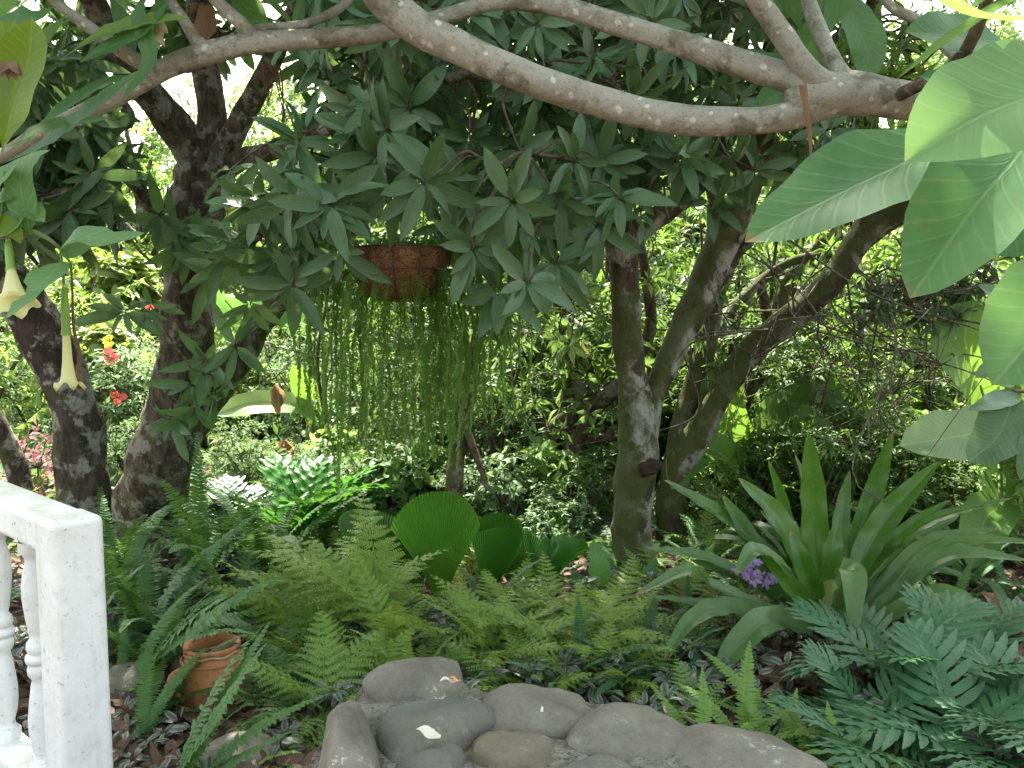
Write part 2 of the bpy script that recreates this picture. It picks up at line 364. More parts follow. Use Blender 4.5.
M = {}
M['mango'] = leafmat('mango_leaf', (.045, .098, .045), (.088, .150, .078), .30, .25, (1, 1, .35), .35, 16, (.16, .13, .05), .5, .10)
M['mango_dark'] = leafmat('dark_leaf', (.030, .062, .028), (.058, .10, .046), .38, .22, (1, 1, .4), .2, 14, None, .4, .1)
M['grove'] = leafmat('grove_leaf', (.055, .11, .036), (.10, .17, .055), .45, .45, (1, 1, .35), .2, 12, (.2, .16, .05), .5)
M['plum'] = leafmat('plumeria_leaf', (.050, .125, .048), (.080, .165, .070), .42, .38, (1, 1, .45), .38, 12, None, .45, .10, (.16, .27, .13), 0, None, .7)
M['bright_plum'] = leafmat('plumeria_leaf_sun_tint', (.11, .20, .085), (.14, .25, .11), .45, .5, (1, 1, .6), .35, 12, None, .3, 0, (.2, .34, .14), 0, None, .4)  # paler copy of the plumeria leaf; sunlight on it is put in the colour
M['plum_old'] = leafmat('plumeria_leaf_yellowing', (.11, .18, .035), (.14, .21, .045), .45, .5, (1, 1, .3), .3, 14, None, .4, .05)
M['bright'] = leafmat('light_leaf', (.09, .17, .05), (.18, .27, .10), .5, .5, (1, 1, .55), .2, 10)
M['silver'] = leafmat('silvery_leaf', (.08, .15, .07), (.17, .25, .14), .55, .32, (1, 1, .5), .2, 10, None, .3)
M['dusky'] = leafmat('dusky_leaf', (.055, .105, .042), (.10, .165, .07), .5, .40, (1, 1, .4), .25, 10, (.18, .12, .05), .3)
M['yellowg'] = leafmat('yellow_green_leaf', (.09, .15, .045), (.15, .19, .07), .5, .38, (1, 1, .5), .2, 10, (.35, .12, .03))
M['banana'] = leafmat('banana_leaf', (.07, .14, .04), (.10, .18, .055), .42, .42, (1, 1, .3), .45, 46)
M['sword'] = leafmat('sword_fern', (.045, .115, .038), (.080, .165, .055), .45, .35, (1, 1, .4))
M['lace'] = leafmat('lace_fern', (.13, .22, .058), (.205, .305, .095), .5, .4, (1, 1, .35))
M['limefern'] = leafmat('lime_fern', (.125, .225, .065), (.18, .29, .10), .5, .42, (1, 1, .35))
M['darkfern'] = leafmat('dark_fern', (.030, .085, .035), (.05, .115, .045), .45, .3, (1, 1, .4))
M['blue'] = leafmat('blue_green_fern', (.034, .095, .046), (.060, .135, .066), .42, .25, (1, 1, .5), .3, 8)
M['fan'] = leafmat('pleated_leaf', (.036, .115, .024), (.052, .145, .032), .30, .20, (1, 1, .35), pleat=226)
M['fan_light'] = leafmat('pleated_leaf_light', (.055, .155, .030), (.070, .185, .040), .30, .30, (1, 1, .35), pleat=226)
M['lobed'] = leafmat('lobed_leaf', (.035, .110, .025), (.05, .14, .035), .3, .3, (1, 1, .35), .3, 9)
M['lobed_gloss'] = leafmat('glossy_lobed_leaf', (.035, .08, .05), (.05, .10, .06), .22, .15, (1, 1, .4), .3, 9, None, .8)
M['brom'] = leafmat('bromeliad_leaf', (.034, .095, .020), (.055, .130, .030), .27, .34, (1, 1, .3), .18, 0, None, .7, .12, (.11, .2, .06), 0, None, .8)
M['brom2'] = leafmat('bromeliad_outer_leaf', (.055, .115, .040), (.080, .15, .055), .36, .28, (1, 1, .4), .15, 0, None, .6, .18, (.14, .2, .10), 0, None, 1.0)
M['zebra'] = leafmat('zebra_leaf', (.045, .07, .045), (.06, .052, .052), .4, .15, (1, 1, .5), 0, 10, None, .5, 0, None, 0, (.16, .24, (.13, .16, .14)))
M['stripe'] = leafmat('striped_leaf', (.08, .16, .06), (.1, .18, .07), .4, .3, (1, 1, .5), 0, 10, None, .5, 0, None, 0, (.25, .3, (.6, .62, .5)))
M['string'] = leafmat('trailing_leaf', (.095, .185, .05), (.155, .25, .085), .45, .4, (1, 1, .35))
M['datura'] = leafmat('trumpet_leaf', (.09, .19, .08), (.13, .24, .11), .5, .42, (1, 1, .45), .35, 9)
M['litter'] = leafmat('dead_leaf', (.045, .028, .018), (.15, .10, .07), .7, .12, (1, .8, .5), .25, 9, None, .2)
M['dead'] = leafmat('dry_leaf', (.14, .085, .048), (.24, .16, .095), .75, .25, (1, .8, .5), .3, 12, None, .2)
M['bark_pale'] = barkmat('plumeria_bark', (.24, .235, .18), (.125, .12, .085), (.42, .42, .36), .80, (.15, .155, .08), .05, 11, .45, 30.0, 1, .3)
M['bark_l'] = barkmat('brown_bark', (.135, .110, .078), (.035, .027, .020), (.34, .34, .29), .50, (.08, .085, .03), .10, 9, .9)
M['bark_w'] = barkmat('mossy_bark', (.105, .085, .055), (.03, .024, .016), (.40, .395, .34), .62, (.060, .074, .018), .78, 6, .8)
M['bark_m'] = barkmat('moss_bark', (.095, .075, .052), (.03, .024, .018), (.32, .315, .26), .48, (.055, .068, .016), .78, 7, .8)
M['bark_d'] = barkmat('dark_bark', (.085, .068, .052), (.025, .02, .016), (.34, .34, .29), .52, (.06, .07, .02), .25, 8, .8)
M['bark_r'] = barkmat('reddish_bark', (.125, .085, .058), (.045, .03, .022), (.26, .24, .19), .5, (.08, .09, .03), .25, 10, .7)
M['twig'] = barkmat('twig_bark', (.14, .12, .08), (.05, .04, .03), (.25, .24, .2), .4, None, 0, 14, .3)
M['stem'] = plain('green_stem', (.10, .15, .05), (.14, .19, .07), .5)
M['fern_stem'] = plain('fern_stem', (.10, .11, .03), (.12, .14, .045), .5)

# ------------------------------------------------------------------ ground
def gz(x, y):
    return .05 * noise.noise(Vector((x * .7, y * .7, 0))) + .02 * noise.noise(Vector((x * 3, y * 3, 4)))
def ground():
    xs = np.concatenate((np.linspace(-90, -9, 10), np.linspace(-8, 8, 110), np.linspace(9, 90, 10)))
    ys = np.concatenate((np.linspace(-40, 0, 6), np.linspace(.5, 13, 90), np.linspace(14, 120, 14)))
    nx, ny = len(xs), len(ys); V = []
    for y in ys:
        for x in xs: V.append((x, y, gz(x, y)))
    i = np.arange(ny - 1)[:, None]; j = np.arange(nx - 1)[None]
    F = np.stack((i * nx + j, i * nx + j + 1, (i + 1) * nx + j + 1, (i + 1) * nx + j), -1).reshape(-1, 4)
    mb = MB(); mb.add(V, F)
    o = mb.build('ground', plain('soil', (.050, .032, .020), (.11, .075, .05), .95, 3.0, .9, .03, .35, .65, (.16, .11, .08), (.56, .66)))
    o['kind'] = 'structure'; return o
ground()

# ------------------------------------------------------------------ balustrade
def bev(o, w=.006, s=2):
    m = o.modifiers.new('bevel', 'BEVEL'); m.width = w; m.segments = s; m.limit_method = 'ANGLE'; return o
def boxmb(mb, c, sx, sy, sz, ax=None, sub=1):
    """box with centre c and half sizes; ax = unit x axis in plan"""
    ax = np.array((1, 0, 0)) if ax is None else ax; ay = np.array((-ax[1], ax[0], 0)); az = np.array((0, 0, 1))
    V = [np.array(c) + a * sx * ax + b * sy * ay + d * sz * az for a in (-1, 1) for b in (-1, 1) for d in (-1, 1)]
    F = [(0, 1, 3, 2), (4, 6, 7, 5), (0, 4, 5, 1), (2, 3, 7, 6), (0, 2, 6, 4), (1, 5, 7, 3)]
    mb.add(V, F)
def paint():
    m, t, o, N, Lk = nt('white_paint')
    tc = N('TexCoord'); n1 = N('TexNoise', i_Scale=5.0, i_Detail=8.0, i_Roughness=.7); Lk(tc.outputs['Object'], n1.inputs[0])
    n2 = N('TexNoise', i_Scale=55.0, i_Detail=4.0, i_Roughness=.6); Lk(tc.outputs['Object'], n2.inputs[0])
    v = N('TexVoronoi', i_Scale=46.0); Lk(tc.outputs['Object'], v.inputs[0])
    col = mixc(N, Lk, ramp(N, Lk, n1.outputs[0], .4, .75), (.78, .80, .79), (.62, .64, .62))
    col = mixc(N, Lk, ramp(N, Lk, n2.outputs[0], .62, .70), col, (.38, .41, .42))
    n4 = N('TexNoise', i_Scale=16.0, i_Detail=9.0, i_Roughness=.75); Lk(tc.outputs['Object'], n4.inputs[0]); col = mixc(N, Lk, mth(N, Lk, 'MULTIPLY', ramp(N, Lk, n4.outputs[0], .55, .68), .55), col, (.50, .53, .54))
    f = mth(N, Lk, 'SUBTRACT', 1.0, ramp(N, Lk, v.outputs['Distance'], .03, .07)); col = mixc(N, Lk, mth(N, Lk, 'MULTIPLY', f, .6), col, (.25, .26, .24))
    mpp = N('Mapping'); mpp.inputs['Scale'].default_value = (1, 1, .12); Lk(tc.outputs['Object'], mpp.inputs[0]); n7 = N('TexNoise', i_Scale=26.0, i_Detail=6.0, i_Roughness=.6); Lk(mpp.outputs[0], n7.inputs[0])
    col = mixc(N, Lk, mth(N, Lk, 'MULTIPLY', ramp(N, Lk, n7.outputs[0], .54, .72), .5), col, (.46, .47, .40))
    geo = N('NewGeometry'); sx = N('SeparateXYZ'); Lk(geo.outputs['Normal'], sx.inputs[0])   # weathered algae film lies on the flat tops
    up = mth(N, Lk, 'MULTIPLY', ramp(N, Lk, sx.outputs[2], .5, .95), ramp(N, Lk, n1.outputs[0], .35, .6)); col = mixc(N, Lk, mth(N, Lk, 'MULTIPLY', up, .75), col, (.50, .49, .41))
    p = N('BsdfPrincipled'); Lk(col, p.inputs['Base Color']); p.inputs['Roughness'].default_value = .6
    bp = N('Bump', i_Strength=.5, i_Distance=.004); Lk(mth(N, Lk, 'ADD', n1.outputs[0], n2.outputs[0]), bp.inputs['Height']); Lk(bp.outputs[0], p.inputs['Normal'])
    Lk(p.outputs[0], o.inputs[0]); return m
M['paint'] = paint()
pc = WZ(68, 514, .985); post_c = np.array((pc[0], pc[1], 0))
rail_dir = np.array((-.74, .67, 0)); rail_dir /= np.linalg.norm(rail_dir)
bal = thing('balustrade', 'white painted concrete balustrade with turned balusters and square end post', 'balustrade', tuple(post_c))
ZT = .985
mb = MB(); boxmb(mb, (0, 0, ZT / 2), .068, .066, ZT / 2 - .002, rail_dir); bev(mb.build('post', M['paint'], bal, False), .018, 4)
for nm, zc, hz, hw, s0 in (('handrail', ZT - .055, .05, .060, .05), ('bottom_rail', .12, .05, .055, .06)):
    mb = MB(); Lr = 2.6; boxmb(mb, tuple(rail_dir * (Lr / 2 + s0) + (0, 0, zc)), Lr / 2, hw + (.003 if nm == 'handrail' else 0), hz, rail_dir); bev(mb.build(nm, M['paint'], bal, False), .018, 4)
prof = [(.046, 0), (.046, .03), (.030, .045), (.027, .06), (.036, .09), (.042, .13), (.042, .17), (.036, .22), (.028, .27), (.024, .285), (.036, .30), (.038, .315), (.034, .328), (.028, .333)]
top = [(r, .695 - z) for r, z in prof][::-1]
bp_ = [(r, .17 + z) for r, z in prof] + [(.040, .17 + .336), (.043, .17 + .3475), (.040, .17 + .359)] + [(r, .17 + z) for r, z in top]
me_b = None
for k in range(9):
    p = rail_dir * (.262 + k * .30)
    if me_b is None:
        mb = MB(); lathe(mb, [(r_ * .86, z_) for r_, z_ in bp_], 28); b0 = mb.build('baluster', M['paint'], bal); me_b = b0.data; b0.location = p
    else:
        b = b0.copy(); C.objects.link(b); b.parent = bal; b.location = p

# ------------------------------------------------------------------ stone wall
def stone_mat(name, a, b, c, lich=.3, sc_=14.0):
    m, t, o, N, Lk = nt(name)
    tc = N('TexCoord'); n1 = N('TexNoise', i_Scale=sc_ * .6, i_Detail=8.0, i_Roughness=.6); Lk(tc.outputs['Object'], n1.inputs[0])
    n2 = N('TexNoise', i_Scale=sc_ * 6, i_Detail=6.0, i_Roughness=.7); Lk(tc.outputs['Object'], n2.inputs[0])
    n3 = N('TexNoise', i_Scale=sc_ * .35, i_Detail=4.0); Lk(tc.outputs['Object'], n3.inputs[0])
    v = N('TexVoronoi', i_Scale=sc_ * 2.2); Lk(mixc(N, Lk, .06, tc.outputs['Object'], n2.outputs['Color']), v.inputs[0])
    col = mixc(N, Lk, ramp(N, Lk, n1.outputs[0], .35, .65), a, b); col = mixc(N, Lk, mth(N, Lk, 'MULTIPLY', ramp(N, Lk, n3.outputs[0], .5, .7), .7), col, c)
    col = mixc(N, Lk, mth(N, Lk, 'MULTIPLY', ramp(N, Lk, n2.outputs[0], .5, .7), .35), col, tuple(x * .35 for x in a))
    f = mth(N, Lk, 'MULTIPLY', mth(N, Lk, 'SUBTRACT', 1.0, ramp(N, Lk, v.outputs['Distance'], .18, .28)), ramp(N, Lk, n1.outputs[0], .5, .6))
    col = mixc(N, Lk, mth(N, Lk, 'MULTIPLY', f, lich), col, (.48, .48, .42))
    p = N('BsdfPrincipled'); Lk(col, p.inputs['Base Color']); p.inputs['Roughness'].default_value = .8; p.inputs['Specular IOR Level'].default_value = .3
    bp = N('Bump', i_Strength=.8, i_Distance=.012); Lk(mth(N, Lk, 'ADD', n1.outputs[0], mth(N, Lk, 'MULTIPLY', n2.outputs[0], .8)), bp.inputs['Height']); Lk(bp.outputs[0], p.inputs['Normal'])
    Lk(p.outputs[0], o.inputs[0]); return m
SM = [stone_mat('river_stone_grey', (.135, .128, .10), (.205, .195, .155), (.10, .095, .08), .25), stone_mat('river_stone_blue', (.105, .112, .098), (.155, .16, .14), (.15, .14, .105), .2),
      stone_mat('river_stone_ochre', (.13, .118, .085), (.18, .165, .12), (.17, .135, .08), .3), stone_mat('river_stone_speckled', (.14, .132, .105), (.22, .21, .17), (.085, .08, .065), .9)]
ZW = .60
wall = thing('stone_wall', 'low wall of rounded grey river stones set in rough mortar', 'stone wall', (0.1, 1.9, 0))
# plan outline of the mortar bed: back edge then front edge
back = [WZ(340, 715, ZW)[:2], WZ(375, 668, ZW)[:2], WZ(425, 656, ZW)[:2], WZ(465, 664, ZW)[:2], WZ(490, 680, ZW)[:2], WZ(600, 685, ZW)[:2], WZ(700, 727, ZW)[:2], WZ(790, 742, ZW)[:2], WZ(850, 775, ZW)[:2], WZ(980, 840, ZW)[:2]]
back = np.array(back); front = back + np.array((-.22, -.62)) * np.linspace(.85, 1.0, len(back))[:, None]; front[0] = back[0] + (.12, -.45); front[1] = back[1] + (-.05, -.5)
def mortar():
    mb = MB(); bk, _ = smoothpts(np.c_[back, np.zeros(len(back))], .03, np.zeros(len(back))); fr, _ = smoothpts(np.c_[front, np.zeros(len(back))], .03, np.zeros(len(back)))
    n = 90; ti = np.linspace(0, 1, n); bk = bk[(ti * (len(bk) - 1)).astype(int)]; fr = fr[(ti * (len(fr) - 1)).astype(int)]
    sec = [(1.06, -1), (1.05, 0.0), (1.03, .3), (1.02, .62), (1.01, .85), (.97, .95), (.9, .985)] + [(u, 1) for u in np.linspace(.8, .1, 20)] + [(.06, .98), (.01, .93), (-.02, .8), (-.03, .5), (-.05, 0), (-.05, -.1)]
    sec[0] = (1.06, -.1); m = len(sec); V = np.zeros((n, m, 3))
    for i in range(n):
        for j, (u, h) in enumerate(sec):
            p = fr[i] * u + bk[i] * (1 - u); e = min(1, (i / 5.0)); hh = h * (ZW - .006) * (.88 + .12 * math.sqrt(e))
            q = Vector((p[0] * 9, p[1] * 9, hh * 9)); d = noise.noise(q) * .016 + noise.noise(q * 3) * .009 + noise.noise(q * 9) * .004
            V[i, j] = (p[0] + d * .8, p[1] + d * .8, hh + d)
    i = np.arange(n - 1)[:, None]; j = np.arange(m - 1)[None]
    F = np.stack((i * m + j, (i + 1) * m + j, (i + 1) * m + j + 1, i * m + j + 1), -1).reshape(-1, 4)
    mb.add(V.reshape(-1, 3), F)
    mb.F.append(np.array([list(range(m))])); mb.F.append(np.array([[(n - 1) * m + q for q in range(m)][::-1]]))
    return off(wall, mb).build('mortar', plain('mortar', (.16, .155, .125), (.34, .33, .285), .95, 26.0, 1.0, .03, .38, .62, (.10, .10, .08), (.58, .66), .15), wall)
mortar()
def stone(px, py, wpx, hpx, ang, mi, zc=ZW - .030, hz=.055, k=2.25, seed=0, name='stone'):
    c = WZ(px, py - 8, zc + hz * .8); d = c[1]; a = wpx * 1.08 / FPX * d / 2
    el = math.atan2(CAM[2] - c[2], d); b = hpx * 1.1 / FPX * d / 2 / math.sin(el)
    mb = MB(); n, m = 22, 34; V = []
    for i in range(n):
        th = math.pi * (i + .5) / n
        for j in range(m):
            ph = 2 * math.pi * j / m; ct, st = math.cos(th), math.sin(th); cp, sp = math.cos(ph), math.sin(ph)
            f = lambda v: math.copysign(abs(v) ** (2 / k), v)
            x, y, z = f(st * cp), f(st * sp), f(ct)
            q = Vector((x * 1.1 + seed, y * 1.1 + seed * 2, z)); dd = 1 + .30 * noise.noise(q) + .07 * noise.noise(q * 3)
            V.append((x * a * dd, y * b * dd, z * hz * dd))
    V = np.array(V); ca, sa = math.cos(ang), math.sin(ang)
    # rotation is in the plane of the wall top
    R2 = np.array(((ca, -sa, 0), (sa, ca, 0), (0, 0, 1))); V = V @ R2.T + np.array((c[0], c[1], zc))
    i = np.arange(n - 1)[:, None]; j = np.arange(m)[None]; kk = (j + 1) % m
    F = np.stack((i * m + j, (i + 1) * m + j, (i + 1) * m + kk, i * m + kk), -1).reshape(-1, 4)
    mb.add(V, F); mb.F.append(np.array([list(range(m))])); mb.F.append(np.array([[(n - 1) * m + q for q in range(m)][::-1]]))
    return off(wall, mb).build(name, SM[mi], wall)
stone(350, 738, 60, 66, .3, 3, hz=.11, seed=3)
stone(436, 722, 122, 40, .75, 1, hz=.075, seed=1)
stone(418, 677, 98, 30, .12, 3, hz=.085, seed=8)
stone(462, 718, 52, 20, .15, 2, hz=.055, seed=5)
stone(535, 708, 120, 40, .1, 0, hz=.065, seed=2)
stone(512, 748, 92, 34, .12, 2, hz=.06, seed=9)
stone(630, 728, 118, 52, -.25, 0, hz=.07, seed=4)
stone(750, 757, 150, 52, -.25, 3, hz=.06, seed=6)
stone(432, 762, 70, 36, .4, 1, hz=.055, seed=11)
stone(590, 775, 90, 30, 0, 1, hz=.055, seed=12)
stone(520, 790, 60, 34, .2, 0, hz=.05, seed=13)
stone(660, 800, 110, 50, .1, 2, hz=.055, seed=14)
stone(380, 800, 80, 50, .3, 0, hz=.055, seed=15)
stone(820, 815, 110, 50, -.3, 0, hz=.055, seed=16)
M['petal'] = plain('petal', (.80, .78, .68), (.72, .70, .58), .6, trans=.3)
M['orange'] = plain('orange_rind', (.70, .25, .04), (.6, .30, .08), .6)
for k, (px, py, s, mt, lb) in enumerate(((428, 735, .032, 'petal', 'fallen white petal lying between the two blue grey stones'), (449, 682, .022, 'petal', 'white petal scrap beside the orange one on the wall top'),
                                        (455, 681, .014, 'orange', 'small orange petal scrap on the back of the wall'), (542, 711, .006, 'petal', 'tiny white petal on the large middle grey stone'))):
    c = WZ(px, py, ZW + .045); mb = MB()
    a = rng.random() * 3 + .7
    ribbon(mb, [c + (math.cos(a) * t * s, math.sin(a) * t * s, .006 * math.sin(t * 3) + .003) for t in (-1, -.3, .4, 1)], s * 1.0, (0, 0, 1), pf_oval, 5, .3, .002)
    tag(mb.build('petal', M[mt]), lb, 'petal', 'petals fallen on the stone wall')

# ------------------------------------------------------------------ trees
def limb_pts(L):
    return [W(p[0], p[1], p[2]) for p in L], [p[3] / FPX * p[2] / 2 for p in L]
def tree(name, label, base, limbs, bark, group=None, ns=16, step=.05, rough=.12):
    """limbs: lists of (px, py, depth, width in px); the first is the trunk"""
    t = thing(name, label, 'tree', tuple(base), group=group); out = []
    for i, L in enumerate(limbs):
        P, r = limb_pts(L)
        if i == 0: P = [np.array((base[0], base[1], -.15))] + P; r = [r[0] * 1.15] + r
        mb = MB(); tube(mb, P, r, ns, rough, step, seed=i * 3.1); off(t, mb).build('trunk' if i == 0 else 'limb', bark, t)
        out.append(P)
    return t, out
def crown(t, limbs, cen, ax, k, L, Wd, tm, mat, g, bark=None, r0=.014, spread=(50, 100), droop=(.05, .35), r1=.004, name='crown'):
    mb = MB(); whorls(mb, cen, ax, k, L, Wd, tm, g, spread, droop)
    off(t, mb).build(name, mat, t)
    mb = MB(); twigs(mb, limbs, cen, r0, r1, g); off(t, mb).build('twigs', bark or M['twig'], t)
def blob(g, n, c, s):
    v = nz(g.normal(0, 1, (n, 3))) * (g.random((n, 1)) ** .45); return np.array(c) + v * np.array(s)
def outward(g, P, c, toward=(0, -.5, -.1), j=.35):
    return nz(nz(P - np.array(c)) * .6 + np.array(toward) + g.normal(0, j, P.shape))

g = np.random.default_rng(11)
# left mango tree, forked
D2 = 5.6
bL = WZ(150, 545, 0)
limbsL = [[(146, 520, D2 + .2, 70), (160, 465, D2, 66), (178, 400, D2, 56), (187, 330, D2, 50), (190, 260, D2, 50), (200, 205, D2, 54), (206, 172, D2, 60), (208, 150, D2, 40)],
          [(206, 178, D2, 44), (186, 142, D2 - .1, 34), (152, 98, D2 - .3, 32), (122, 60, D2 - .5, 28), (95, 5, D2 - .6, 24), (70, -60, D2 - .7, 16)],
          [(206, 170, D2, 40), (212, 122, D2, 29), (208, 82, D2, 27), (200, 20, D2, 25), (205, -60, D2 - .2, 18), (220, -140, D2 - .4, 10)],
          [(210, 175, D2, 34), (228, 145, D2 - .1, 24), (250, 104, D2 - .2, 23), (272, 60, D2 - .4, 20), (300, 0, D2 - .7, 16), (330, -70, D2 - .9, 10)],
          [(208, 180, D2, 30), (240, 160, D2 - .2, 20), (290, 146, D2 - .9, 17), (345, 120, D2 - 1.6, 15), (420, 90, D2 - 2.0, 12), (500, 60, D2 - 2.2, 8)],
          [(158, 480, D2 + .1, 40), (200, 412, D2 + .2, 34), (238, 360, D2 + .2, 30), (262, 322, D2 + .1, 24), (300, 282, D2 - .4, 18), (350, 230, D2 - 1.2, 14), (400, 185, D2 - 1.8, 9)],
          [(182, 262, D2 - .05, 18), (160, 222, D2 - .2, 15), (140, 190, D2 - .3, 14), (112, 160, D2 - .4, 13), (103, 128, D2 - .5, 12), (130, 118, D2 - .6, 11), (90, 60, D2 - .8, 8)]]
tL, LL = tree('mango_tree', 'tall mango tree forking at head height on the left, beside the hanging basket', bL, limbsL, M['bark_l'], ns=18)
# leaf rosettes: (px, py, depth)
w1 = [(148, 692 / 3.4, 0)]
front = [(262, 205, 3.3), (292, 196, 3.1), (330, 205, 3.0), (345, 215, 3.25), (275, 258, 3.4), (292, 285, 3.3), (245, 250, 3.6), (385, 130, 3.2), (355, 110, 3.5), (410, 165, 3.3), (388, 195, 3.15),
         (425, 182, 2.95), (445, 178, 3.1), (468, 200, 3.2), (474, 248, 3.0), (512, 200, 2.95), (520, 225, 3.25), (528, 282, 3.0), (500, 290, 3.2), (545, 240, 3.4), (340, 252, 3.15), (560, 200, 3.2), (556, 262, 3.3),
         (300, 150, 3.6), (330, 85, 3.7), (430, 100, 3.7), (470, 140, 3.5), (520, 150, 3.3), (575, 160, 3.2), (618, 195, 3.2), (600, 225, 3.4), (640, 215, 3.6), (430, 60, 4.0), (500, 100, 3.9), (445, 225, 3.6)]
cen = np.array([W(a, b, c) for a, b, c in front])
ax = nz(np.array((-.0, -.75, .0)) + g.normal(0, .38, cen.shape))
ga = []
while len(ga) < 215:
    px, py, d = g.uniform(225, 690), g.uniform(-20, 300), g.uniform(3.25, 4.9)
    lim = np.interp(px, [225, 300, 345, 360, 450, 470, 560, 610, 690], [280, 280, 280, 180, 180, 270, 280, 215, 195])
    if px > 225 + 0 * py and py < lim - 15 * (d - 3.2): ga.append(W(px, py, d))
ga = np.array(ga); ax2 = nz(np.array((0, -.55, .12)) + g.normal(0, .42, ga.shape))
cA = np.vstack((cen, ga)); aA = np.vstack((ax, ax2)); qx, qy = proj(cA); kp = ~((qx < 292) & (qy < 168)); cA, aA = cA[kp], aA[kp]
side = np.array([W(a, b, c) for a, b, c in ((160, 215, 5.1), (175, 228, 5.2), (185, 245, 5.2), (210, 275, 5.1), (222, 268, 4.8), (150, 305, 5.0), (125, 310, 5.0), (190, 385, 5.2), (205, 360, 5.1), (170, 420, 5.2), (195, 408, 5.2), (215, 395, 5.1), (235, 345, 5.1), (250, 305, 4.9))])
crown(tL, LL, cA, aA, 10, .185, .056, T_MANGO, M['mango'], g, r0=.016)
crown(tL, LL, side, nz(np.array((0, -.7, -.1)) + g.normal(0, .35, side.shape)), 8, .25, .068, T_MANGO, M['mango'], g, r0=.010, name='crown')
up = np.vstack((blob(g, 270, (-1.6, 5.0, 4.4), (1.9, 1.8, 1.5)), blob(g, 220, (.0, 3.9, 4.1), (1.6, 1.3, 1.1)), blob(g, 40, W(340, 40, 5.4), (.7, .5, .35))))
qx, qy = proj(up); up = up[~((qx > 95) & (qx < 300) & (qy > -35))]                # the fork is bare of leaves up to here
up = np.vstack((up, blob(g, 150, (-1.2, 5.4, 5.6), (1.9, 1.6, .8)), blob(g, 80, (-.1, 4.6, 5.2), (1.4, 1.3, .7)), blob(g, 150, (-1.9, 7.2, 4.9), (1.4, 1.0, .65)), blob(g, 140, (-.4, 7.0, 4.9), (1.2, 1.0, .65))))  # unseen leaf layers added high up and behind to keep sun off the bed
up = np.vstack((up, blob(g, 26, W(170, 25, 6.3), (.75, .3, .25)), blob(g, 34, W(60, 50, 6.4), (.6, .3, .55))))
crown(tL, LL, up, nz(np.array((0, -.2, .4)) + g.normal(0, .4, up.shape)), 10, .25, .075, T_MANGO, M['mango'], g, r0=.02, name='crown')

# leftmost leaning tree
g = np.random.default_rng(12)
bl0 = WZ(92, 560, 0)
l0 = [[(84, 520, 5.0, 50), (82, 465, 5.0, 50), (72, 400, 5.0, 46), (48, 345, 5.0, 48), (22, 300, 4.95, 44), (-8, 258, 4.9, 42), (-50, 190, 4.8, 36), (-80, 90, 4.6, 28), (-90, -20, 4.4, 20)],
      [(-15, 250, 4.9, 26), (15, 215, 4.7, 14), (50, 195, 4.4, 10), (90, 190, 4.2, 7)], [(-60, 170, 4.8, 22), (0, 140, 4.5, 14), (60, 120, 4.3, 9)]]
t0, L0 = tree('mango_tree', 'leftmost tree, dark mottled trunk bending left behind the white balustrade', bl0, l0, M['bark_d'])
c0 = []
while len(c0) < 80:
    px, py, d = g.uniform(-60, 112), g.uniform(60, 225), g.uniform(4.0, 5.0)
    if py < np.interp(px, [-60, 70, 90, 112], [225, 225, 200, 150]): c0.append(W(px, py, d))
c0 = np.array(c0 + [W(a, b, 4.6) for a, b in ((105, 205), (118, 222), (70, 225), (95, 160), (40, 230))])
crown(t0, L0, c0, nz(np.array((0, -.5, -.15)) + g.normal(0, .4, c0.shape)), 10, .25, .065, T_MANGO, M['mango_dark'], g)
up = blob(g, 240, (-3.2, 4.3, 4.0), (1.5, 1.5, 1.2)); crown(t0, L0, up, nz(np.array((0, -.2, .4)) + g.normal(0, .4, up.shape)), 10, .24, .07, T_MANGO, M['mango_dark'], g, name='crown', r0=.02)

# pale stem at the far left edge
tx = thing('tree', 'smooth grey brown stem at left edge just above the balustrade rail', 'tree', tuple(WZ(10, 560, 0)))
mb = MB(); Pp, rr = limb_pts([(38, 420, 6.2, 24), (22, 470, 6.2, 22)][::-1] + [(0, 425, 6.2, 21), (-30, 370, 6.2, 20), (-60, 250, 6.2, 16)][:3]);
Pp = [W(30, 540, 6.0), W(20, 480, 6.0), W(2, 435, 6.0), W(-30, 370, 6.0), W(-60, 250, 6.0), W(-70, 100, 6.0)]
tube(mb, Pp, [.09, .075, .07, .065, .06, .04], 12, .08); off(tx, mb).build('trunk', M['bark_d'], tx)
cc = blob(g, 60, W(-70, 130, 6.0), (.8, .8, .7)); crown(tx, [Pp], cc, nz(g.normal(0, 1, cc.shape)), 9, .2, .06, T_SMALL, M['grove'], g)

# centre twin tree
g = np.random.default_rng(13)
bC = WZ(633, 588, 0); DC = 4.95
lC = [[(633, 560, DC, 42), (632, 520, DC, 40), (634, 485, DC, 41), (638, 455, DC, 42), (637, 415, DC, 35), (631, 370, DC, 30), (626, 310, DC, 29), (622, 255, DC, 30), (618, 215, DC - .1, 28), (602, 160, DC - .3, 26), (590, 90, DC - .5, 20), (590, 0, DC - .7, 14), (600, -80, DC - .8, 8)],
      [(640, 462, DC, 30), (651, 405, DC + .05, 25), (671, 355, DC + .1, 27), (697, 302, DC + .15, 31), (721, 248, DC + .2, 33), (743, 195, DC + .2, 31), (760, 130, DC + .1, 34), (775, 60, DC, 28), (790, -20, DC - .2, 20), (800, -100, DC - .4, 12)],
      [(622, 248, DC, 28), (650, 222, DC + .1, 22), (690, 192, DC + .3, 20), (720, 150, DC + .5, 18), (735, 90, DC + .6, 16), (745, 0, DC + .6, 12)],
      [(700, 300, DC + .15, 30), (712, 250, DC + .3, 18), (716, 205, DC + .4, 14), (700, 150, DC + .5, 12)]]
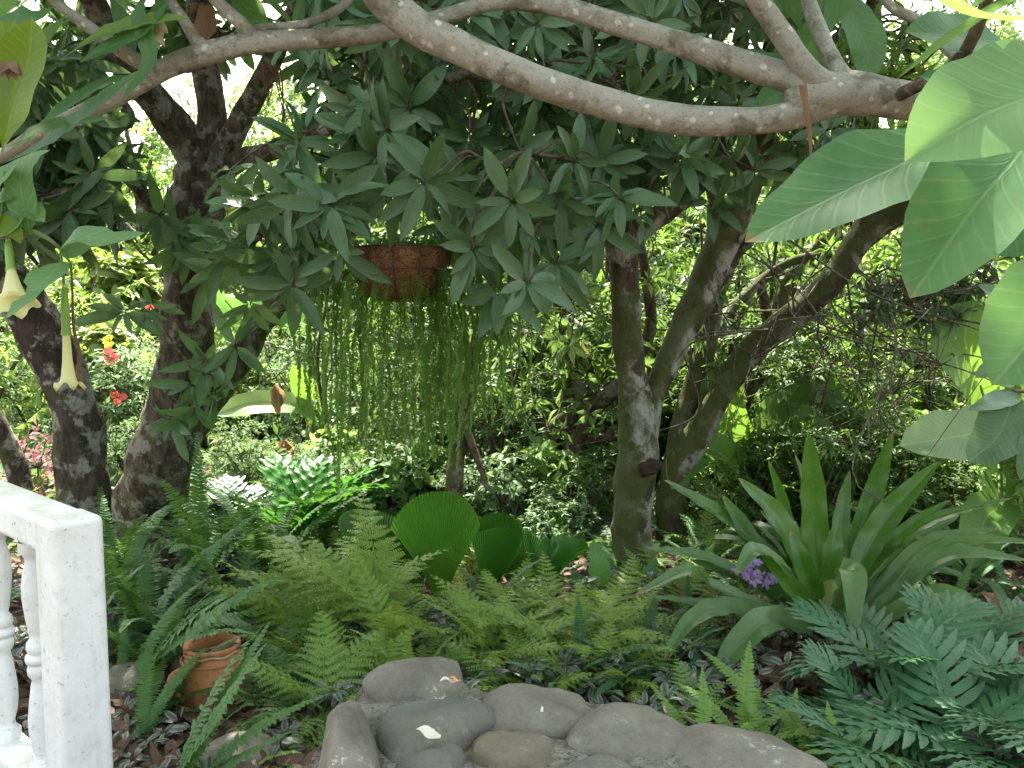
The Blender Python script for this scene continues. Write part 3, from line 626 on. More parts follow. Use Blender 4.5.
tC, LC = tree('mango_tree', 'pale lichen patched tree at centre, splitting into a V above a dark knot hole', bC, lC, M['bark_w'], ns=18)
# knot hole ring
mb = MB(); kc = W(651, 468, DC - .135); n_ = nz(np.array((.25, -1, 0)))
M['hole'] = plain('rotten_wood', (.018, .012, .009), (.05, .032, .02), .95, 40, 1)
lathe(mb, [(.058, -.018), (.047, .002), (.034, .007), (.018, .002), (.002, -.004)], 26, kc, lambda r, z, q: (r * (1 + .22 * math.sin(q * 2 + 1) + .1 * math.sin(q * 5)), z), 0, n_)
off(tC, mb).build('knot_hole', M['hole'], tC)
cc = []
while len(cc) < 105:
    px, py, d = g.uniform(560, 830), g.uniform(-20, 215), g.uniform(3.8, 5.6)
    if py < np.interp(px, [560, 640, 760, 830], [225, 215, 185, 190]): cc.append(W(px, py, d))
cc = np.array(cc + [W(a, b, c) for a, b, c in ((690, 165, 3.6), (700, 175, 3.7), (660, 180, 3.7), (735, 165, 3.8), (755, 170, 4.0), (710, 200, 4.2), (640, 150, 3.5))])
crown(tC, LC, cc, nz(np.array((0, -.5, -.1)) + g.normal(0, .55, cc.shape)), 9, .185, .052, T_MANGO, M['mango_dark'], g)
up = np.vstack((blob(g, 280, (.9, 4.9, 4.3), (1.8, 1.7, 1.1)), blob(g, 120, (1.4, 5.4, 5.6), (2.0, 1.7, .8)), blob(g, 150, (1.1, 7.1, 4.9), (1.3, 1.0, .65)), blob(g, 60, (.6, 6.0, 3.5), (1.6, .8, .6))))  # its highest and rearmost layers are unseen, added to shade the bed
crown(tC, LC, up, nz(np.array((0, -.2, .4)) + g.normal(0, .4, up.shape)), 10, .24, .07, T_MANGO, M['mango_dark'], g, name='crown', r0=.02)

# leaning tree behind it, to the right
g = np.random.default_rng(14)
DR = 5.6; bR = WZ(672, 565, 0)
lR = [[(670, 545, DR, 30), (671, 500, DR, 29), (680, 465, DR, 31), (700, 430, DR, 27), (722, 392, DR, 26), (750, 352, DR, 27), (790, 318, DR, 26), (832, 280, DR, 27), (862, 238, DR, 27), (905, 208, DR - .1, 30), (965, 196, DR - .3, 26), (1040, 190, DR - .5, 20), (1130, 130, DR - .6, 12)],
      [(672, 480, DR, 24), (680, 432, DR + .1, 22), (692, 392, DR + .15, 21), (706, 345, DR + .2, 21), (714, 300, DR + .25, 21), (730, 255, DR + .3, 20), (770, 210, DR + .2, 18), (800, 130, DR, 16), (810, 40, DR - .2, 12), (820, -60, DR - .2, 8)],
      [(676, 470, DR + .1, 20), (712, 415, DR + .5, 17), (760, 350, DR + .8, 14), (790, 280, DR + 1, 13), (850, 215, DR + 1, 11), (900, 170, DR + 1, 8)], [(706, 345, DR + .2, 14), (735, 305, DR + .6, 11), (790, 262, DR + .8, 9), (860, 250, DR + .9, 6)],
      [(862, 240, DR, 26), (872, 190, DR, 22), (866, 110, DR - .1, 20), (870, 40, DR - .2, 17), (880, -50, DR - .3, 10)]]
tR, LR = tree('leaning_tree', 'mossy tree behind the centre one, long stem leaning far right', bR, lR, M['bark_m'], ns=16)
up = np.vstack((blob(g, 170, (3.0, 5.2, 4.1), (1.7, 1.5, .8)), blob(g, 100, (3.1, 5.4, 5.3), (1.6, 1.4, .6)), blob(g, 200, (3.2, 7.0, 4.9), (1.5, 1.0, .6)), blob(g, 150, W(860, 90, 5.2), (.9, .7, .45)), blob(g, 70, W(1000, 150, 5.0), (.6, .6, .35))))  # includes out-of-view top and rear leaf layers added to block the sun
crown(tR, LR, up, nz(np.array((0, -.2, .1)) + g.normal(0, .5, up.shape)), 9, .13, .042, T_SMALL, M['grove'], g, r0=.018)
lo = np.vstack((blob(g, 46, W(955, 290, 5.2), (.38, .3, .22)), blob(g, 22, W(900, 300, 5.4), (.25, .3, .2)), blob(g, 20, W(1010, 230, 5.0), (.3, .3, .2))))
crown(tR, LR, lo, nz(np.array((0, -.3, -.3)) + g.normal(0, .6, lo.shape)), 9, .11, .035, T_SMALL, M['mango_dark'], g, r0=.014, name='crown')
# bare twigs tangled under the leaning stem
tw = MB(); bpts = []
for k in range(26):
    a = W(g.uniform(760, 900), g.uniform(230, 330), DR - .1 + g.normal(0, .1)); b = a + np.array((g.normal(.1, .5), g.normal(-.2, .4), g.uniform(-.9, -.1)))
    m_ = (a + b) / 2 + g.normal(0, .14, 3); b2 = b + np.array((g.normal(0, .25), g.normal(0, .2), g.uniform(-.3, .15)))
    tube(tw, [a, m_, b, b2], [.007, .006, .004, .002], 5, step=.08, cap=False); bpts += [a, b, m_]
    for q in range(3):
        c_ = m_ * g.random() + b * (1 - g.random()); c_ = (m_ + b) / 2 + g.normal(0, .05, 3); tube(tw, [c_, c_ + g.normal(0, .16, 3), c_ + g.normal(0, .3, 3)], [.005, .004, .002], 4, step=.1, cap=False)
off(tR, tw).build('bare_twigs', M['twig'], tR)

# small reddish trees in the dim middle
for nm, lb, bs, lm, sd in (
    ('small_tree', 'small crooked brown tree left of the centre trunk, forking low', (532, 535), [[(530, 505, 6.3, 24), (540, 465, 6.3, 20), (556, 430, 6.3, 20), (585, 408, 6.2, 18), (612, 392, 6.1, 16), (650, 330, 6.1, 12), (640, 240, 6, 9)], [(550, 440, 6.3, 16), (566, 405, 6.4, 14), (570, 360, 6.4, 12), (560, 290, 6.4, 9), (570, 210, 6.4, 6)], [(556, 432, 6.3, 14), (600, 440, 6.2, 9), (615, 425, 6.2, 7)]], 21),
    ('small_tree', 'thin dark trunk standing between the small crooked tree and the centre tree', (586, 548), [[(582, 530, 6.0, 17), (574, 490, 6.0, 16), (570, 455, 6.1, 15), (585, 420, 6.1, 13), (572, 360, 6.2, 9), (555, 300, 6.2, 7)]], 22),
    ('small_tree', 'short brown trunk rising behind the pleated fan leaf under the basket', (452, 520), [[(454, 490, 5.4, 20), (458, 455, 5.4, 18), (463, 410, 5.4, 16), (474, 350, 5.4, 14), (490, 300, 5.3, 12), (500, 200, 5.2, 9)], [(462, 420, 5.4, 9), (478, 460, 5.3, 7), (488, 490, 5.2, 5)]], 23),
    ('small_tree', 'pale crooked stem low down right of the leaning tree', (742, 520), [[(712, 470, 6.4, 22), (728, 440, 6.4, 20), (742, 400, 6.4, 18), (770, 350, 6.4, 12), (760, 280, 6.3, 9)], [(712, 470, 6.4, 15), (690, 490, 6.3, 12), (660, 505, 6.3, 8)]], 24)):
    gg = np.random.default_rng(sd); t_, L_ = tree(nm, lb, WZ(bs[0], bs[1], 0) if sd != 24 else W(705, 500, 6.4), lm, M['bark_r'], ns=10, step=.07, rough=.2)
    if sd == 24: t_.location = (t_.location[0], t_.location[1], t_.location[2])
    e = L_[0][-2]; cc = blob(gg, 70, e, (.8, .6, .7)); crown(t_, L_, cc, nz(gg.normal(0, 1, cc.shape)), 8, .11, .04, T_SMALL, M['dusky'], gg, r0=.01, r1=.003)

# ------------------------------------------------------------------ plumeria across the top
g = np.random.default_rng(15)
DP = 2.15
pl = thing('plumeria_tree', 'grey barked plumeria tree, thick knobbly branches arching across the top of the view', 'tree', (2.3, 1.9, 0))
mb = MB(); tube(mb, [(2.3, 1.9, -.1), (2.25, 1.95, .6), (2.1, 2.0, 1.3), (1.85, 2.05, 1.85), (1.5, DP, 2.0), W(1100, 100, DP)], [.10, .09, .08, .07, .055, .04], 16, .1); off(pl, mb).build('trunk', M['bark_pale'], pl)
brs = [[(1110, 100, 2.2, 36), (1020, 104, 2.18, 34), (950, 106, 2.16, 32), (890, 100, DP, 36), (850, 94, DP, 42), (815, 96, DP, 40), (790, 106, DP, 32)],
       [(830, 100, DP, 30), (790, 115, DP, 28), (750, 121, DP, 27), (700, 121, DP, 28), (650, 114, DP, 29), (600, 102, DP, 30), (550, 86, 2.12, 30), (500, 66, 2.1, 31), (455, 46, 2.1, 32), (420, 30, 2.1, 34), (395, 10, 2.1, 33), (372, -15, 2.1, 32), (340, -60, 2.05, 30)],
       [(835, 90, DP, 30), (800, 82, DP, 29), (765, 72, 2.18, 27), (720, 57, 2.2, 25), (680, 44, 2.22, 24), (630, 28, 2.25, 22), (575, 11, 2.27, 20), (535, 3, 2.28, 18), (495, 3, 2.28, 15), (455, 13, 2.28, 15), (410, 26, 2.27, 18), (370, 34, 2.25, 18), (310, 39, 2.22, 19), (262, 42, 2.2, 20), (215, 51, 2.2, 22), (175, 64, 2.2, 21), (148, 78, 2.2, 20), (115, 97, 2.2, 18), (75, 117, 2.2, 16), (35, 136, 2.2, 14), (8, 152, 2.2, 12), (-30, 170, 2.2, 12)],
       [(165, 68, 2.2, 15), (140, 62, 2.19, 14), (110, 42, 2.17, 13), (80, 20, 2.15, 11), (60, 5, 2.13, 10), (30, -30, 2.1, 10)],
       [(215, 52, 2.2, 13), (196, 40, 2.2, 12), (184, 20, 2.2, 11), (168, -3, 2.2, 10), (150, -40, 2.2, 10)],
       [(258, 42, 2.2, 16), (244, 26, 2.2, 14), (226, 10, 2.2, 13), (212, -5, 2.2, 12), (190, -40, 2.2, 12)],
       [(240, 36, 2.2, 8), (262, 28, 2.22, 9), (300, 25, 2.25, 9), (330, 14, 2.28, 9), (352, -4, 2.3, 8), (380, -40, 2.3, 8)],
       [(838, 92, DP, 26), (812, 76, DP - .02, 25), (792, 50, DP - .04, 22), (773, 22, DP - .06, 20), (755, -5, DP - .08, 19), (735, -50, DP - .1, 18)],
       [(848, 88, DP, 24), (835, 66, DP + .02, 18), (824, 44, DP + .04, 16), (814, 18, DP + .06, 15), (804, -8, DP + .08, 15), (790, -50, DP + .1, 15)],
       [(1010, 102, 2.3, 14), (960, 60, 2.9, 12), (920, 22, 3.0, 10), (895, 10, 3.0, 9), (878, -8, 3.0, 8)]]
for i, b in enumerate(brs):
    P, r = limb_pts(b); mb = MB(); tube(mb, P, r, 18, .10, .022, seed=i); off(pl, mb).build('branch', M['bark_pale'], pl)
def lf(parent, P, w, hint, mat, prof=pf_plum, name='leaf', fold=.22, wave=.10, rnd=None, roll=None, stalk=None, nc=9, curl=0, step=.02):
    mb = MB(); ribbon(mb, [np.asarray(p, float) for p in P], w, hint, prof, nc, fold, step, wave, g.random() if rnd is None else rnd, roll, g.random() * 6, curl)
    o = off(parent, mb).build(name, mat, parent)
    if stalk is not None:
        mb = MB(); tube(mb, [stalk, (np.asarray(stalk) + P[0]) / 2 + (0, 0, .01), P[0]], [.004, .0035, .003], 6, step=.03); off(parent, mb).build('leaf_stalk', M['stem'], parent)
    return o
cm = np.array((0, -1., .45))
# big leaves hanging in at the right: base -> middle -> tip
tipc = W(1075, 120, 1.45)
mb = MB(); tube(mb, [W(1110, 100, 2.2), W(1120, 60, 1.9), W(1100, 20, 1.6), W(1080, 30, 1.35), W(1065, 60, 1.2)], [.03, .025, .022, .02, .018], 14, .1, .02); off(pl, mb).build('branch', M['bark_pale'], pl)
lf(pl, [W(1010, 120, 1.5), W(945, 145, 1.45), W(850, 188, 1.4), W(745, 242, 1.36)], .165, (-.2, -.75, .6), M['plum'], stalk=tipc, rnd=.2)
lf(pl, [W(1040, 100, 1.3), W(1020, 150, 1.22), W(975, 205, 1.18), W(910, 298, 1.17)], .155, (-.3, -.8, .5), M['plum'], stalk=tipc, rnd=.55)
lf(pl, [W(1110, 60, 1.08), W(1050, 88, 1.0), W(975, 118, .95), W(905, 162, .93)], .15, (-.25, -.85, .45), M['bright_plum'], stalk=tipc, rnd=.9)
lf(pl, [W(1060, 20, 1.1), W(1000, 20, 1.1), W(950, 8, 1.1), W(890, -40, 1.1)], .12, (.3, -.4, .9), M['bright'], stalk=tipc, rnd=.4)
lf(pl, [W(1100, 270, 1.0), W(1060, 300, .95), W(1030, 340, .95), W(992, 385, .95)], .12, (-.5, -.8, .3), M['plum'], stalk=W(1100, 180, 1.2), rnd=.7)
lf(pl, [W(1090, 180, 1.5), W(1050, 200, 1.5), W(1010, 240, 1.5), W(985, 250, 1.5)], .12, (-.3, -.8, .4), M['plum'], stalk=tipc, rnd=.1)
tip2 = W(1040, 40, 2.0)
mb = MB(); tube(mb, [W(1030, 104, 2.18), W(1050, 80, 2.1), W(1040, 40, 2.0)], [.02, .018, .016], 12, .1, .02); off(pl, mb).build('branch', M['bark_pale'], pl)
lf(pl, [W(1020, 48, 2.0), W(985, 42, 1.95), W(945, 35, 1.9), W(905, 32, 1.88)], .13, (0, -.8, .5), M['plum'], stalk=tip2)
lf(pl, [W(1020, 78, 1.9), W(985, 82, 1.85), W(950, 82, 1.8), W(920, 76, 1.8)], .10, (0, -.7, .6), M['plum'], stalk=tip2)
lf(pl, [W(990, 120, 1.9), W(955, 138, 1.85), W(925, 175, 1.8), W(900, 192, 1.8)], .12, (0, -.7, .5), M['plum'], stalk=tip2)
# leaves behind the fork
tip3 = W(850, -40, 2.4)
for P, w in (([(835, -30, 2.5), (855, 20, 2.5), (868, 55, 2.5), (862, 85, 2.5)], .10), ([(830, -20, 2.3), (800, 60, 2.5), (740, 58, 2.5), (705, 52, 2.5)], .06), ([(845, -30, 2.5), (790, 80, 2.6), (768, 100, 2.6), (750, 118, 2.6)], .09), ([(850, -40, 2.5), (842, -10, 2.4), (826, 20, 2.4), (825, 40, 2.4)], .08), ([(850, -40, 2.4), (800, -20, 2.4), (775, 2, 2.4), (768, 22, 2.4)], .08)):
    lf(pl, [W(*p) for p in P], w * 1.15, (0, -.8, .4), M['plum'])
# left leaf tufts, at the ends of the left branches
lt = W(75, 10, 2.13)
for P, w, mt in (([(175, -8, 2.1), (150, 25, 2.1), (115, 45, 2.1), (80, 62, 2.08)], .06, 'plum'), ([(168, -30, 2.1), (140, 10, 2.1), (150, 60, 2.1), (122, 100, 2.1)], .05, 'plum'),
                 ([(60, 5, 2.1), (35, 15, 2.0), (0, 30, 2.0), (-30, 60, 2.0)], .08, 'plum'), ([(20, 150, 2.1), (50, 118, 2.1), (100, 85, 2.15), (140, 75, 2.2)], .045, 'plum'),
                 ([(0, 165, 2.1), (50, 140, 2.05), (95, 105, 2.0), (140, 70, 2.0)], .055, 'plum'), ([(70, 10, 2.1), (45, 40, 2.1), (30, 45, 2.1), (10, 60, 2.1)], .06, 'bright'),
                 ([(2, 155, 1.9), (12, 110, 1.88), (28, 60, 1.86), (32, 18, 1.85)], .13, 'plum_old'), ([(-5, 150, 1.95), (-10, 100, 1.92), (0, 50, 1.92), (15, 20, 1.92)], .12, 'plum_old'),
                 ([(105, -10, 2.2), (120, 15, 2.2), (130, 40, 2.2), (128, 65, 2.2)], .055, 'plum'), ([(148, -20, 2.15), (160, 5, 2.15), (150, 30, 2.15), (145, 50, 2.2)], .05, 'plum'), ([(60, 60, 2.1), (100, 35, 2.1), (150, 20, 2.1), (190, 18, 2.1)], .05, 'bright'),
                 ([(5, 155, 1.9), (40, 130, 2.0), (78, 122, 2.05), (110, 118, 2.1)], .05, 'plum')):
    lf(pl, [W(*p) for p in P], w * (1.25 if mt == 'plum_old' else .85), (-.1, -.8, .5), M[mt])
# overhead leaf tufts, above the frame
upc = np.array([W(a, b, c) for a, b, c in ((20, -60, 2.1), (150, -70, 2.2), (190, -70, 2.2), (380, -90, 2.3), (330, -110, 2.0), (735, -90, 2.0), (790, -100, 2.2), (870, -60, 2.9), (560, -150, 2.4), (460, -150, 2.2), (1100, -60, 1.5), (660, -160, 2.4), (260, -150, 2.3))])
crown(pl, [limb_pts(b)[0] for b in brs], upc, np.tile((0, 0, 1.), (len(upc), 1)), 14, .30, .085, T_OVAL, M['plum'], g, r0=.02, r1=.01, spread=(45, 95), name='crown')
# hanging dead leaf on the fork, dead flower clusters
mb = MB(); ribbon(mb, [W(802, 85, 2.08), W(806, 110, 2.08), W(810, 140, 2.08), (W(811, 168, 2.08))], .018, (-.2, -1, 0), lambda t: np.clip(1.0 - t * .8, .1, 1), 5, .8, .02, .3); off(pl, mb).build('dead_leaf', M['dead'], pl)
for k in range(7):
    a = W(262 + k * 3, 62 + k, 2.4); mb = MB(); tube(mb, [a, a + (.005, 0, -.04), a + (g.normal(0, .01), 0, -.09 - .01 * k)], [.003, .0025, .001], 4, step=.03); off(pl, mb).build('dead_leaf', M['dead'], pl)
mb = MB(); ribbon(mb, [W(212, 5, 2.3), W(208, 22, 2.3), W(203, 45, 2.3)], .06, (0, -1, .1), pf_oval, 5, .7, .02, .6); off(pl, mb).build('dead_leaf', M['dead'], pl)
M['flower'] = plain('cream_petal', (.72, .68, .50), (.60, .56, .36), .6, trans=.35)
M['wilt'] = plain('wilted_petal', (.12, .07, .045), (.20, .13, .08), .8, trans=.2)
for px, py, d, mt, s in ((155, 32, 2.15, 'flower', .022), (12, 62, 1.82, 'wilt', .020), (160, 22, 2.15, 'flower', .018)):
    mb = MB(); c_ = W(px, py, d)
    D = nz(np.array([(math.cos(a) * .6, -.4, -.8 + math.sin(a) * .5) for a in np.linspace(0, 6.28, 7)[:-1]])); leaves(mb, np.tile(c_, (6, 1)), D, (0, -1, .2), s * 1.8, s * .9, T_OVAL, .3)
    off(pl, mb).build('flower', M[mt], pl)

# ------------------------------------------------------------------ trumpet flowers at the left
g = np.random.default_rng(16)
M['trumpet'] = leafmat('trumpet_flower', (.60, .61, .26), (.70, .70, .42), .5, .45, (1, 1, .7))
M['calyx'] = leafmat('trumpet_calyx', (.20, .32, .10), (.25, .38, .13), .5, .35)
sh = thing('trumpet_shrub', 'trumpet flower shrub reaching in from the left with pale hanging blooms', 'shrub', (-2.3, 2.5, 0))
st = [(-2.3, 2.5, -.05), (-2.15, 2.5, .8), (-1.95, 2.45, 1.6), (-1.75, 2.42, 1.82), W(-40, 220, 2.4), W(0, 236, 2.35), W(35, 232, 2.3), W(60, 248, 2.3)]
mb = MB(); tube(mb, st, [.03, .027, .022, .016, .012, .009, .007, .004], 9, .08); off(sh, mb).build('stem', M['stem'], sh)
for P, w in (([(60, 250, 2.3), (80, 236, 2.25), (110, 240, 2.2), (145, 233, 2.2)], .05), ([(62, 262, 2.3), (50, 275, 2.25), (35, 290, 2.2), (22, 300, 2.2)], .07), ([(60, 248, 2.3), (70, 250, 2.3), (85, 247, 2.3), (98, 240, 2.3)], .06),
             ([(0, 236, 2.35), (12, 225, 2.3), (28, 210, 2.3), (45, 222, 2.3)], .07), ([(-30, 225, 2.4), (-15, 215, 2.35), (0, 200, 2.3), (20, 195, 2.3)], .08), ([(40, 290, 2.2), (28, 300, 2.15), (15, 310, 2.1), (5, 318, 2.1)], .035),
             ([(30, 232, 2.3), (20, 180, 2.3), (30, 160, 2.35), (50, 150, 2.4)], .06), ([(-10, 232, 2.3), (-5, 190, 2.3), (5, 175, 2.3), (20, 160, 2.3)], .06)):
    lf(sh, [W(*p) for p in P], w * 1.35, (-.1, -.7, .7), M['datura'], pf_oval)
def trumpet(P0, P1, ln_r, mouth, mat, closed=False):
    P0, P1 = np.array(P0), np.array(P1); L = np.linalg.norm(P1 - P0); ax_ = (P1 - P0) / L; root = None
    pr = [(.006, 0), (.008, .1 * L), (.009, .3 * L), (.010, .45 * L), (.017, .62 * L), (.026, .8 * L), (mouth * .65, .92 * L), (mouth, L), (mouth * 1.15, L * .97)]
    if closed: pr = [(.005, 0), (.008, .1 * L), (.009, .3 * L), (.009, .45 * L), (.012, .7 * L), (.017, .85 * L), (.022, .94 * L), (.030, L * .99), (.036, L * .96)]
    mb = MB(); lathe(mb, pr, 30, P0, lambda r, z, q: (r * (1 + (.32 * max(0, z / L - .88) / .12) * (abs(math.cos(q * 2.5)) ** 3 - .3)), z - (0.09 * L * max(0, z / L - .9) / .1 * (1 - abs(math.cos(q * 2.5)) ** 3))), .5, Vector(ax_))
    o = off(sh, mb).build('flower', mat, sh)
    mb = MB(); lathe(mb, [(.003, -.01 * L), (.008, .05 * L), (.0105, .2 * L), (.0108, .4 * L), (.013, .47 * L)], 12, P0, None, .5, Vector(ax_))
    c = mb; c.V = [v - np.array(sh.location) for v in c.V]; c.build('calyx', M['calyx'], o)
    return o
trumpet(W(8, 240, 2.3), W(15, 308, 2.2), 0, .044, M['trumpet'])
trumpet(W(64, 285, 2.3), W(69, 392, 2.28), 0, .03, M['trumpet'], True)
mb = MB(); tube(mb, [W(72, 286, 2.32), W(74, 330, 2.32), W(79, 350, 2.32), W(80, 388, 2.32)], [.003, .004, .005, .009], 8, .2, .02); off(sh, mb).build('withered_flower', M['wilt'], sh)
mb = MB(); tube(mb, [W(60, 248, 2.3), W(62, 265, 2.3), W(64, 286, 2.3)], [.003, .003, .003], 6, step=.02); tube(mb, [W(62, 255, 2.3), W(70, 262, 2.3), W(72, 286, 2.32)], [.003, .003, .003], 6, step=.02); off(sh, mb).build('flower_stalk', M['stem'], sh)
lf(sh, [W(-4, 222, 2.3), W(8, 225, 2.28), W(18, 235, 2.27), W(20, 244, 2.27)], .05, (0, -1, .2), M['plum_old'], pf_oval)

# ------------------------------------------------------------------ hanging basket
g = np.random.default_rng(17)
DB = 3.45; bc = W(400, 262, DB)
M['coir'] = plain('coir', (.19, .09, .045), (.30, .165, .085), .95, 30, 1, .01, .35, .65, (.09, .04, .02), (.5, .65), .1)
M['wire'] = plain('rusty_wire', (.05, .035, .03), (.09, .05, .035), .6)
bk = thing('hanging_basket', 'round brown basket hanging in the mango leaves with long trailing green stems', 'hanging basket', tuple(bc))
mb = MB(); R0 = .185
lathe(mb, [(.002, -.145), (.07, -.142), (.115, -.125), (.150, -.09), (.172, -.04), (R0, .01), (R0 + .004, .05), (R0 - .012, .055), (R0 - .02, .03), (.08, .02), (.002, .03)], 40, (0, 0, 0), lambda r, z, q: (r * (1 + .025 * math.sin(q * 9) + .015 * math.sin(q * 17)), z)); mb.build('liner', M['coir'], bk)
mb = MB()
for k in range(12):
    a = k * math.pi / 6; pts = [(math.cos(a) * r, math.sin(a) * r, z) for r, z in ((.07, -.15), (.122, -.132), (.157, -.094), (.18, -.04), (.194, .01), (.196, .052))]; tube(mb, pts, [.0028] * 6, 6, step=.03)
for r, z in ((.196, .052), (.187, -.03), (.07, -.15)):
    pts = [(math.cos(a) * r, math.sin(a) * r, z) for a in np.linspace(0, 2 * math.pi, 25)]; tube(mb, pts, [.003] * 25, 6, step=.03)
mb.build('wire_frame', M['wire'], bk)
for k in range(3):
    a = k * 2.1 + .4; mb = MB(); tube(mb, [(math.cos(a) * .19, math.sin(a) * .19, .05), (math.cos(a) * .09, math.sin(a) * .09, .33), (0, 0, .62)], [.002] * 3, 5, step=.1); mb.build('hanging_wire', M['wire'], bk)
def strand(L, seed, out=.1):
    g = np.random.default_rng(seed); mb = MB()
    P = smoothpts([(0, 0, 0), (out * .5, 0, .05), (out, 0, -.02), (out + g.normal(.01, .01), g.normal(0, .01), -.25 * L), (out + g.normal(.01, .02), g.normal(0, .02), -.62 * L), (out + g.normal(.01, .03), g.normal(0, .03), -L)], .009)
    tube(mb, P[::4], [.0018] * len(P[::4]), 4, step=1, cap=False)
    T, X, Z = frames(P); n = len(P)
    for s in (1, -1):
        th = g.uniform(-.35, .35, n)[:, None]; D = nz((X * np.cos(th) + Z * np.sin(th)) * s + T * .25 + np.array((0, 0, -.15)))
        leaves(mb, P, D, T * -1 + g.normal(0, .2, P.shape), .027 * g.uniform(.55, 1.2, n) * np.linspace(1, .7, n), .010, T_OVAL2, .3, .5 * g.random(n) + .25)
    return mb.mesh('trailing_stem', M['string'])
sm = [strand(L, 100 + i) for i, L in enumerate((.40, .48, .54, .60, .64, .70, .82, .34, .58, .66))]
wt = [(310, .50), (322, .62), (335, .7), (345, .80), (352, .66), (330, .5), (316, .45), (340, .6)]
for k in range(92):
    if k < 8: px = wt[k][0]; i = 3 + k % 4
    else: px = g.uniform(362, 520) if k < 80 else g.uniform(298, 362); i = int(g.choice([0, 1, 2, 3, 4, 5, 7, 8, 9]))
    tgt = W(px, 285, DB + g.uniform(-.18, .18)); dx, dy = tgt[0] - bc[0], tgt[1] - bc[1]; rr = math.hypot(dx, dy); a = math.atan2(dy, dx)
    o = link('trailing_stem', sm[i], bk); q = rr - .10
    o.location = (math.cos(a) * q, math.sin(a) * q, .03 if q > .16 else -.08); o.rotation_euler = (0, 0, a)
    if q > .19:
        mb = MB(); tube(mb, [(math.cos(a) * .15, math.sin(a) * .15, .04), (math.cos(a) * (q + .15) / 2, math.sin(a) * (q + .15) / 2, .09), (math.cos(a) * q, math.sin(a) * q, .03)], [.002] * 3, 5, step=.05)
        mb.build('trailing_stem_base', M['stem'], bk)
# leafy top of the basket plant
mb = MB(); n = 60; a = g.uniform(0, 6.28, n); rr = g.uniform(.02, .17, n); P = np.stack((np.cos(a) * rr, np.sin(a) * rr, np.full(n, .04)), 1)
whorls(mb, P + g.uniform(0, .05, (n, 1)) * np.array((0, 0, 1)), nz(np.stack((np.cos(a), np.sin(a), np.full(n, .8)), 1)), 9, .03, .018, T_OVAL2, g); mb.build('foliage', M['string'], bk)

# ------------------------------------------------------------------ terracotta jar
M['terra'] = plain('terracotta', (.30, .125, .050), (.40, .19, .085), .75, 7, .5, .004, .35, .65, (.16, .10, .05), (.56, .68))
M['rope'] = plain('rope', (.35, .24, .14), (.45, .33, .2), .9, 60, 1)
pj = WZ(214, 706, 0.0); jar = thing('terracotta_jar', 'orange clay jar half hidden by ferns, lip ringed with twisted cord', 'jar', (pj[0], pj[1], -.01), .3); mb = MB()
lathe(mb, [(.002, 0), (.088, 0), (.098, .01), (.112, .05), (.120, .10), (.121, .15), (.114, .19), (.100, .212), (.094, .225), (.098, .24), (.105, .248), (.106, .258), (.098, .262), (.088, .255), (.084, .235), (.09, .21), (.10, .15), (.09, .05), (.002, .04)], 44, (0, 0, 0), lambda r, z, q: (r * (1 + .008 * math.sin(q * 2 + z * 20)), z)); mb.build('body', M['terra'], jar)
mb = MB(); lathe(mb, [(.110, .2), (.1165, .202), (.1165, .207), (.110, .209)], 44); mb.build('ridge', M['terra'], jar)
mb = MB()
pts = [(.10 * math.cos(a), .10 * math.sin(a), .234 + .004 * math.sin(a * 7)) for a in np.linspace(0, 6.28, 30)]; tube(mb, pts, [.0045] * 30, 6, step=.02)
tube(mb, [(.10, -.02, .235), (.12, -.05, .26), (.13, -.03, .262)], [.004, .004, .003], 6, step=.02); mb.build('cord', M['rope'], jar)
mb = MB(); tube(mb, [(-.10, -.04, .19), (-.145, -.06, .17), (-.15, -.065, .12), (-.115, -.06, .09)], [.010, .011, .010, .009], 10, .05, .02); mb.build('handle', M['terra'], jar)
mb = MB(); tube(mb, [(-.09, -.05, .26), (-.02, -.09, .27), (.06, -.085, .28), (.1, -.06, .27)], [.004, .004, .004, .003], 6, .2, .02); mb.build('twig', M['twig'], jar)
jar.scale = (1.0, 1.0, 1.0)

# ------------------------------------------------------------------ ferns
def curve(L, bend, n=40, p=1.3, sway=0):
    t = np.linspace(0, 1, n); th = -bend * t ** p
    y = np.concatenate(([0], np.cumsum(np.cos(th[:-1])))) * L / (n - 1); z = np.concatenate(([0], np.cumsum(np.sin(th[:-1])))) * L / (n - 1)
    x = sway * L * t ** 2; return np.stack((x, y, z), 1)
def at_(P, t):
    i = np.clip(np.asarray(t) * (len(P) - 1), 0, len(P) - 1.001); k = i.astype(int); f = (i - k)[..., None]; return P[k] * (1 - f) + P[k + 1] * f
def sword(L, Wd, bend, seed, mat, npair=38, aspect=.30, ang=12):
    g = np.random.default_rng(seed); mb = MB(); P = curve(L, bend, 40, 1.3, g.normal(0, .08)); T, X, Z = frames(P); X = nz(np.cross(T, (0, 0, 1)) + 1e-6 * T); Z = np.cross(X, T)
    tube(mb, P[::3], np.linspace(.0026, .001, len(P[::3])), 5, step=1, rnd=1, cap=False)
    t = np.linspace(.10, .995, npair); Q = at_(P, t); TT = nz(at_(T, t)); XX = nz(at_(X, t)); ZZ = nz(at_(Z, t))
    ln = Wd * .5 * np.clip((t - .02) * 6, .35, 1) * np.clip((1.02 - t) / .45, .04, 1) ** .75
    for s in (1, -1):
        a = np.radians(ang + 26 * t ** 3 + g.normal(0, 3, npair))[:, None]; D = XX * s * np.cos(a) + TT * np.sin(a) + ZZ * g.normal(.06, .09, npair)[:, None]
        leaves(mb, Q, D, ZZ + TT * .15 * 1, ln * g.uniform(.9, 1.06, npair), L / npair * 1.0 * np.ones(npair), T_PIN, .18, .35 + .4 * g.random(npair) * 1.0)
    return mb.mesh('frond', mat)
